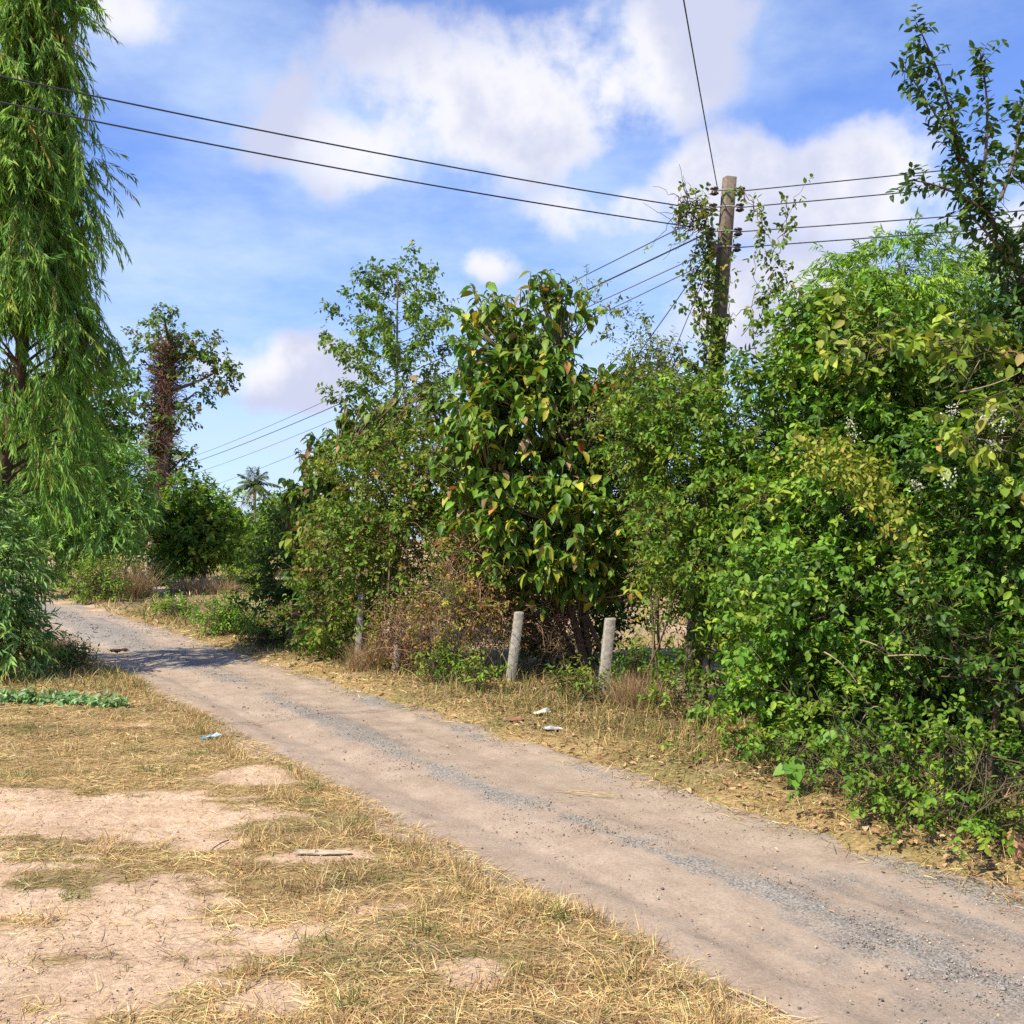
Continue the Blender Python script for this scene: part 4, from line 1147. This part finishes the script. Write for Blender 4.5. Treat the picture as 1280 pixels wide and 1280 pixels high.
# ---- verge plants, one by one
W = dict(shape='diamond', stem_r=.008, twr=.003)
for i, (px, py, D, rx, rz, pal, lab, nm, cat) in enumerate([
        (285, 795, 20.5, 36, 26, HEDGE[:3] + LIME[:1], 'bushy green weed on the lane verge by the pale field patch', 'weed_bush', 'weed'),
        (213, 785, 24.5, 24, 16, LIME[:2] + OLIVE[:1], 'small yellow-green weed on the lane verge below the pale stick', 'weed_bush', 'weed'),
        (118, 757, 31.0, 34, 28, LIME[1:2] + OLIVE[:2], 'broad green bush at the bend of the lane beside brown brush', 'verge_bush', 'shrub'),
        (200, 735, 41.0, 22, 12, DARK[:2] + HEDGE[:1], 'small dark bush at the foot of the vine-wrapped trunk', 'verge_bush', 'shrub'),
        (305, 742, 38.0, 26, 14, OLIVE[:3] + LIME[:1], 'low straggly green weeds across the pale field edge', 'weed_bush', 'weed'),
        (330, 820, 18.2, 30, 18, HEDGE[:2] + OLIVE[:2], 'low green weed under the dark bush by the lane', 'weed_bush', 'weed'),
        (88, 842, 15.3, 22, 20, OLIVE[:3] + EUCB[:1], 'wispy green weed at the shaded lane edge under the eucalyptus', 'weed_bush', 'weed'),
        (800, 800, 13.6, 32, 26, HEDGE[:3], 'fresh green weed behind the grey post in the hedge gap', 'weed_bush', 'weed'),
        (598, 860, 12.9, 20, 26, LIME[:1] + OLIVE[:2], 'upright leafy weed beside the tall pale post', 'weed_bush', 'weed'),
        (545, 850, 13.6, 22, 26, HEDGE[:2] + OLIVE[:2], 'green weed climbing under the dry bramble', 'weed_bush', 'weed'),
        (725, 870, 12.2, 28, 24, OLIVE[:3] + HEDGE[:1], 'drab green weed between the two pale posts', 'weed_bush', 'weed'),
        (850, 890, 11.0, 36, 32, OLIVE[:2] + HEDGE[:2], 'shaggy green weed in the gap before the hedge', 'weed_bush', 'weed')]):
    c0 = at(px, py, D); h = rz * D / F
    bush(nm, lab, cat, c0[:2], [(np.array([c0[0], c0[1], h * .9]), np.array([rx * D / F, rx * D / F * .8, h * 1.0])), (np.array([c0[0] + rx * D / F * .4, c0[1] - .1, h * .6]), np.array([rx * D / F * .7, rx * D / F * .6, h * .7]))],
         pal, 130 + i, dens=70 if D < 30 else 30, n=9, L=.30 * max(1, D / 22), ll=.07 * max(1, D / 18), lw=.030 * max(1, D / 18), upb=.7, hole=-.5, group='weeds along the verge', **W)
rng = rng_(35)
for px, py, D, rx, rz, lab in [(160, 738, 33.0, 28, 26, 'dry brown brush beside the green bush at the lane bend'), (255, 742, 36.0, 45, 14, 'low dry pinkish brush before the round tree'),
                               (800, 860, 11.9, 38, 30, 'rusty dry grass stalks at the hedge gap'), (470, 830, 14.9, 36, 26, 'brown dry stalks at the base of the viny thicket'), (60, 795, 17.5, 30, 14, 'wispy brown dead grass at the shaded bend')]:
    c0 = at(px, py, D); h = rz * D / F; c0[2] = float(ground_z(c0[0], c0[1]))
    t = thing('dry_brush', c0, lab, 'brush', 'dry brush along the verge')
    n = 1500; rr = np.sqrt(rng.uniform(0, 1, n)) * rx * D / F; th = rng.uniform(0, 6.28, n)
    x, y = c0[0] + rr * np.cos(th), c0[1] + rr * np.sin(th) * .7
    g = Geo().add(*blades(rng, x, y, ground_z(x, y), h * rng.uniform(.6, 2.1, n), .0045 * max(1, D / 12), rng.uniform(.05, .5, n), pick_cols(rng, [((.30, .20, .11), 4), ((.38, .27, .15), 3), ((.24, .13, .08), 2), ((.22, .20, .07), 1)], n, .2), .5))
    g.build('stalks', M_STRAW, t, kind='stuff')

# ------------------------------------------------------------------ fence posts
def post(px_b, py_b, px_t, py_t, D, w, lab, seed):
    rng = rng_(seed)
    b = at(px_b, py_b, D); b[2] = float(ground_z(b[0], b[1])) - .05; top = at(px_t, py_t, D)
    t_ = np.array([-.02, 0, .1, .3, .5, .7, .9, .985, 1.0]); ws = np.array([1, 1, 1, 1.0, .99, .98, .97, .96, .93]) * w / 2
    cen = b + np.outer(t_, top - b)
    ch = .9
    ring = np.array([[1, ch], [ch, 1], [-ch, 1], [-1, ch], [-1, -ch], [-ch, -1], [ch, -1], [1, -ch]])
    rot = .12; R_ = np.array([[math.cos(rot), -math.sin(rot)], [math.sin(rot), math.cos(rot)]]); ring = ring @ R_.T
    V = np.concatenate([np.concatenate([cen[i] + np.column_stack([ring * ws[i] * (1 + rng.normal(0, .012, (8, 1))), rng.normal(0, .006 if i > 6 else 0, 8)])]) for i in range(9)])
    ix = np.arange(72).reshape(9, 8)
    Q = np.stack([ix[:-1], np.roll(ix, -1, 1)[:-1], np.roll(ix, -1, 1)[1:], ix[1:]], -1).reshape(-1, 4)
    V = np.concatenate([V, [top + [.01, 0, .008]]])
    T = np.array([[64 + k, 64 + (k + 1) % 8, 72] for k in range(8)])
    sh_ = np.append(np.repeat(np.array([.5, .55, .72, .92, 1.0, 1.04, .98, .8, .7]), 8) * (1 + rng.normal(0, .06, 72)), .7)
    o = Geo().add(V, Q, T, np.outer(sh_, (.38, .352, .30))).build('fence_post', M_CONC, origin=b)
    return tag(o, lab, 'post', 'concrete fence posts')
post(637, 866, 649, 765, 13.7, .125, 'tall pale concrete fence post leaning beside the dry bramble', 1)
post(753, 878, 763, 773, 13.0, .13, 'stout grey concrete fence post at the hedge gap', 2)
post(493, 852, 497, 806, 14.6, .10, 'short grey fence stub low in the thicket', 3)
post(446, 835, 452, 742, 15.4, .10, 'grey fence post half hidden inside the viny thicket', 4)

# ------------------------------------------------------------------ utility pole and wires
PD = 13.0
pb = at(864, 872, PD); pb[2] = float(ground_z(pb[0], pb[1])); ptop = at(912, 222, PD)
pole = thing('utility_pole', pb, 'leaning square concrete utility pole overgrown with creeper', 'pole')
def square_tube(P, hw, hd, rot=.35):
    P = np.asarray(P); n = len(P)
    k = .82
    ring = np.array([[1, k], [k, 1], [-k, 1], [-1, k], [-1, -k], [-k, -1], [k, -1], [1, -k]])
    c, s = math.cos(rot), math.sin(rot)
    V = []
    for i in range(n):
        r = ring * [hw[i], hd[i]]; r = np.stack([r[:, 0] * c - r[:, 1] * s, r[:, 0] * s + r[:, 1] * c, 0 * r[:, 0]], 1); V.append(P[i] + r)
    ix = np.arange(n * 8).reshape(n, 8)
    Q = np.stack([ix[:-1], np.roll(ix, -1, 1)[:-1], np.roll(ix, -1, 1)[1:], ix[1:]], -1).reshape(-1, 4)
    V = np.concatenate(V + [P[-1:] + [0, 0, .02]])
    T = np.array([[(n - 1) * 8 + k, (n - 1) * 8 + (k + 1) % 8, n * 8] for k in range(8)])
    return V, Q, T
nn = 12; tt = np.linspace(-.05, 1, nn)
V, Q, T = square_tube(pb + np.outer(tt, ptop - pb), np.linspace(.098, .076, nn), np.linspace(.08, .06, nn))
Geo().add(V, Q, T, (.185, .15, .112)).build('shaft', M_CONC, pole)
def pole_at(py): return pb + (ptop - pb) * ((872 - py) / (872 - 222.0))
def spool(c, axis=(0, 0, 1), r=.055, h=.10, col=(.05, .035, .04)):
    z = np.linspace(-.5, .5, 9) * h; rr = np.array([.55, 1, 1, .62, .55, .62, 1, 1, .55]) * r
    return tubes(np.asarray(c) + np.outer(z, unit(np.asarray(axis, float))), rr, 10)
M_PORC = dull_mat('glazed_porcelain', 0.25, (.9, 1.1), 0, 20, .6)
rows = [241, 262, 293, 313]
for k, py in enumerate(rows):
    for sx, off in ((1, .15), (-1, -.19)):
        if sx > 0 or k < 3:
            c = pole_at(py) + [off, -.05, 0]
            v, q = spool(c); Geo().add(v, q, C=(.045, .035, .045) if sx > 0 else (.10, .06, .05)).build('insulator', M_PORC, pole, smooth=True)
    b_ = pole_at(py)
    v, q = tubes(np.array([b_ + [-.23, -.06, 0], b_ + [0, -.115, 0], b_ + [.19, -.06, 0]]), .011, 6); Geo().add(v, q, C=(.30, .29, .28)).build('bracket', M_CONC, pole)
v, q = tubes(arc(pole_at(311) + [-.17, -.12, .03], pole_at(320) + [-.17, -.12, -.04], 0, 5), np.array([.04, .06, .062, .055, .03]), 10)
Geo().add(v, q, C=(.28, .10, .12)).build('fuse_cap', M_PORC, pole, smooth=True)
v, q = tubes(np.array([pole_at(400) + [-.16, -.1, 0], pole_at(430) + [-.155, -.1, 0], pole_at(455) + [-.16, -.1, 0]]), .022, 8)
Geo().add(v, q, C=(.03, .03, .035)).build('conduit', M_BLACK, pole, smooth=True)


def cable(a, b, sag, r, lab, M=36, group='overhead power cables', col=(.035, .04, .05)):
    t = np.linspace(0, 1, M)[:, None]
    P = np.asarray(a) * (1 - t) + np.asarray(b) * t - UP * (4 * sag * t * (1 - t))
    v, q = tubes(P, r, 6)
    o = Geo().add(v, q, C=col).build('power_cable', M_BLACK, origin=P[0], smooth=True)
    return tag(o, lab, 'cable', group)


def beyond(a, b, k):                     # carry the line on past b
    return a + (b - a) * k
A = pole_at(266) + [-.2, -.05, 0]; B = at(0, 53, 8.9); cable(A, beyond(A, B, 2.2), .30, .008, 'upper black cable running from pole across the eucalyptus crown')
A = pole_at(290) + [-.2, -.05, 0]; B = at(0, 86, 9.0); cable(A, beyond(A, B, 2.2), .30, .008, 'lower black cable running from pole across the eucalyptus crown')
A = pole_at(240) + [-.16, -.1, 0]; B = at(857, 0, 8.4); cable(A, beyond(A, B, 2.6), .10, .0065, 'single service wire climbing steeply from the pole top')
for k, (py0, B_, nm) in enumerate([(241, (1200, 209), 'topmost'), (262, (1245, 228), 'second'), (293, (1195, 268), 'third'), (313, (1240, 284), 'lowest')]):
    A = pole_at(py0) + [.17, -.06, 0]; cable(A, beyond(A, at(*B_, 12.2 if k < 2 else 12.0), 3.0), .02, .0075, nm + ' of four cables from the pole over the pale willowy tree')
for k, (py0, B_, nm) in enumerate([(268, (228, 574), 'topmost'), (293, (225, 582), 'heaviest black'), (318, (225, 596), 'third'), (332, (255, 609), 'lowest thin')]):
    A = pole_at(py0) + [-.22, -.03, 0]; cable(A, beyond(A, at(*B_, 50.0), 1.06), .25, .011 if k == 1 else .007, nm + ' of the cables running from pole to vine-wrapped tree', 60, col=(.035, .05, .055) if k < 2 else (.13, .12, .14))
A = pole_at(320) + [-.2, -.05, 0]; cable(A, at(770, 480, 12.6), .02, .008, 'slack stay wire dropping from pole into the olive shrub', 14)
A = pole_at(345) + [-.2, -.05, 0]; cable(A, at(826, 485, 12.8), -.05, .006, 'thin wire hanging from pole to the shrub top', 14)

# creeper on the pole
rng = rng_(95)
cr = thing('climbing_creeper', pb + [.1, -.15, 0], 'leafy creeper climbing the utility pole with loose dangling tendrils', 'creeper')
g = Geo(); PP, DD = [], []
def stem(p0, p1, bow, m, r=.008, leafy=1.0, col=(.17, .11, .08)):
    pts = arc(p0, p1, bow, m)[0] + rng.normal(0, .018, (m, 3))
    v, q = tubes(pts, np.linspace(r, r * .4, m), 4); g.add(v, q, C=col)
    k = rng.uniform(0, 1, m) < leafy
    PP.append(pts[k]); DD.append(unit(rng.normal(0, 1, (k.sum(), 3)) + UP * .2 + [0, -.3, 0]))
for k in range(9):
    a, b = rng.uniform(560, 660), rng.uniform(290, 420)
    stem(pole_at(a) + [rng.normal(0, .15), -.16, 0], pole_at(b) + [rng.normal(-.08, .14), -.17, 0], rng.normal(0, .12, 3), 40, .009, .8)
for k in range(8):
    stem(pole_at(rng.uniform(330, 420)) + [-.15, -.15, 0], at(rng.uniform(845, 885), rng.uniform(245, 350), 12.8), rng.normal(0, .12, 3), 22, .006, .65)
for p0, p1, bo in [((945, 470), (952, 262), -.1), ((1000, 440), (962, 300), .1), ((925, 235), (958, 330), .2), ((958, 330), (990, 430), .0), ((985, 245), (960, 360), .12), ((965, 330), (1003, 235), -.1), ((930, 420), (990, 330), .1),
                   ((905, 400), (965, 370), .1), ((880, 430), (850, 380), .1), ((950, 380), (975, 350), .1), ((920, 240), (948, 300), .2), ((960, 480), (1010, 390), .1), ((1010, 480), (1055, 380), .1), ((870, 470), (842, 430), 0)]:
    stem(at(*p0, 12.4), at(*p1, 12.3), [bo, 0, abs(bo) * .5], 20, .006, .75)
for k in range(60):
    x = rng.uniform(845, 885); y = rng.uniform(250, 290)
    stem(at(x, y, 12.7), at(x + rng.normal(-8, 18), y + rng.normal(-5, 22), 12.6), rng.normal(0, .08, 3), 9, .0055, .12, (.09, .06, .05))
g.build('stems', M_TWIG, cr)
P = np.concatenate(PP); D = np.concatenate(DD)
g = Geo().add(*shoot_leaves(rng, P, D, .12 * rng.uniform(.5, 1.4, len(P)), 4, .075, .048, [((.12, .19, .03), 4), ((.08, .14, .025), 3), ((.20, .24, .04), 2), ((.32, .27, .05), .7)], .2))
g.build('leaves', M_LEAF, cr, kind='stuff')

# ------------------------------------------------------------------ litter and small things
def crumple(name, lab, cat, p, L, W_, H_, col, seed, rot=0.0, mat=None, col2=None):
    rng = rng_(seed)
    n, m = 13, 9
    u, v = np.meshgrid(np.linspace(-1, 1, n), np.linspace(-1, 1, m))
    ed = 1 + .34 * noise2(u, v, 1.5, seed)
    x, y = u * L / 2 * ed, v * W_ / 2 * (1 + .4 * noise2(u, v, 1.3, seed + 3))
    z = H_ * (.5 + .5 * noise2(u, v, 1.1, seed + 7)) * (1 - .6 * np.maximum(u ** 2, v ** 2)) + .4 * H_ * noise2(u, v, 2.6, seed + 1) * .4
    z = z - z.min() + .004
    V = np.stack([x * math.cos(rot) - y * math.sin(rot), x * math.sin(rot) + y * math.cos(rot), z], -1).reshape(-1, 3)
    V2 = V - [0, 0, .003]
    i = np.arange(n * m).reshape(m, n)
    Q = np.stack([i[:-1, :-1], i[:-1, 1:], i[1:, 1:], i[1:, :-1]], -1).reshape(-1, 4)
    bd = np.concatenate([i[0, :], i[1:, -1], i[-1, -2::-1], i[-2:0:-1, 0]])
    Qs = np.stack([bd, np.roll(bd, -1), np.roll(bd, -1) + n * m, bd + n * m], -1)
    C = np.broadcast_to(col, (n * m, 3)).copy()
    if col2 is not None: C[(noise2(u, v, 1.0, seed + 2) > .25).ravel()] = col2
    p = np.array([p[0], p[1], float(surf_z(p[0], p[1])) + .012])
    o = Geo().add(np.concatenate([V, V2]) + p, np.concatenate([Q, Q[:, ::-1] + n * m, Qs]), C=np.concatenate([C, C])).build(name, mat or M_PLASTIC, origin=p)
    return tag(o, lab, cat)
crumple('plastic_wrapper', 'crumpled cream and white wrapper lying on the verge litter', 'litter', gp(679, 906), .19, .12, .05, (.56, .51, .40), 3, .3, col2=(.44, .46, .48))
crumple('plastic_bag', 'small white and violet plastic bag scrap at the lane edge', 'litter', gp(690, 922), .16, .10, .04, (.56, .54, .58), 5, -.2, col2=(.42, .38, .48))
crumple('blue_scrap', 'crumpled blue-green plastic scrap in the straw beside the lane', 'litter', gp(266, 926), .20, .12, .05, (.10, .28, .38), 8, .6, col2=(.45, .62, .66))
crumple('rag', 'flat dusty whitish rag half buried in the yard straw', 'litter', gp(400, 1074), .30, .10, .006, (.44, .36, .25), 9, -.1, M_LITTER, (.34, .27, .18))
crumple('red_wrapper', 'torn dull red wrapper among brown leaves on the verge', 'litter', gp(645, 910), .14, .08, .03, (.30, .12, .09), 12, .1)
crumple('dark_clod', 'small dark curled clod lying on the shaded lane', 'clod', gp(148, 817), .26, .16, .09, (.13, .06, .04), 14, .1, M_LITTER)
# brick end at the hedge foot
bp_ = gp(1276, 1084)
V, Q, T = square_tube(np.array([[0, 0, -.02], [.0, 0, .0], [-.03, .02, .12], [-.035, .02, .13]]), [.04, .042, .04, .034], [.03, .032, .03, .026], .5)
bp_[2] = float(ground_z(bp_[0], bp_[1]))
tag(Geo().add(V + bp_, Q, T, (.40, .20, .12)).build('broken_brick', M_STONE, origin=bp_), 'broken reddish brick leaning at the foot of the hedge creeper', 'brick')
# pale stick in the far verge
a, b = at(240, 772, 25.0), at(219, 744, 25.4); a[2] = float(ground_z(a[0], a[1]))
v, q = tubes(arc(a, b, [.02, 0, 0], 6), np.linspace(.022, .016, 6), 6)
tag(Geo().add(v, q, C=(.50, .44, .30)).build('bamboo_stick', M_TWIG, origin=a), 'pale bamboo stick leaning out of the verge weeds', 'stick')
# cut green branch lying on the yard
rng = rng_(99)
p0, p1 = gp(-30, 878), gp(150, 888)
t = thing('cut_branch', (p0 + p1) / 2, 'freshly cut blue-green leafy branch lying on the dry yard', 'branch')
p0[2] = float(ground_z(p0[0], p0[1])) + .05; p1[2] = float(ground_z(p1[0], p1[1])) + .05
pts = arc(p0, p1, [0, .1, .05], 40)[0]
g = Geo(); v, q = tubes(pts, np.linspace(.012, .005, 40), 5); g.add(v, q, C=(.18, .14, .08)); g.build('stem', M_TWIG, t)
P = np.repeat(pts, 4, 0) + rng.normal(0, .035, (160, 3)) * [1, 1, .4]
g = Geo().add(*shoot_leaves(rng, P, unit(rng.normal(size=P.shape) * [1, 1, .3]), .16, 6, .085, .042, [((.21, .34, .15), 4), ((.14, .26, .10), 3), ((.31, .43, .22), 2)], .05, leafdrop=.0)); g.build('leaves', M_LEAF, t, kind='stuff')
# dry sticks in the yard
for k, (a, b, lab) in enumerate([((262, 1070), (286, 1056), 'short dark dry stick on the bare sandy patch'), ((905, 1235), (985, 1268), 'long pale stalk lying across the lane edge'), ((700, 990), (765, 996), 'pale straw bundle dropped on the lane')]):
    A_, B_ = gp(*a), gp(*b)
    g = Geo()
    for j in range(1 if k < 2 else 9):
        jit = rng.normal(0, .07, (2, 3)) * (0 if k < 2 else 1)
        A2, B2 = A_ + jit[0], B_ + jit[1]; A2[2] = float(surf_z(A2[0], A2[1])) + .01; B2[2] = float(surf_z(B2[0], B2[1])) + .012
        v, q = tubes(arc(A2, B2, [0, .01, .02], 7), .0045 if k < 2 else .0022, 4); g.add(v, q, C=(.12, .09, .06) if k == 0 else (.42, .33, .2))
    tag(g.build('dry_stick', M_TWIG, origin=A_), lab, 'stick')
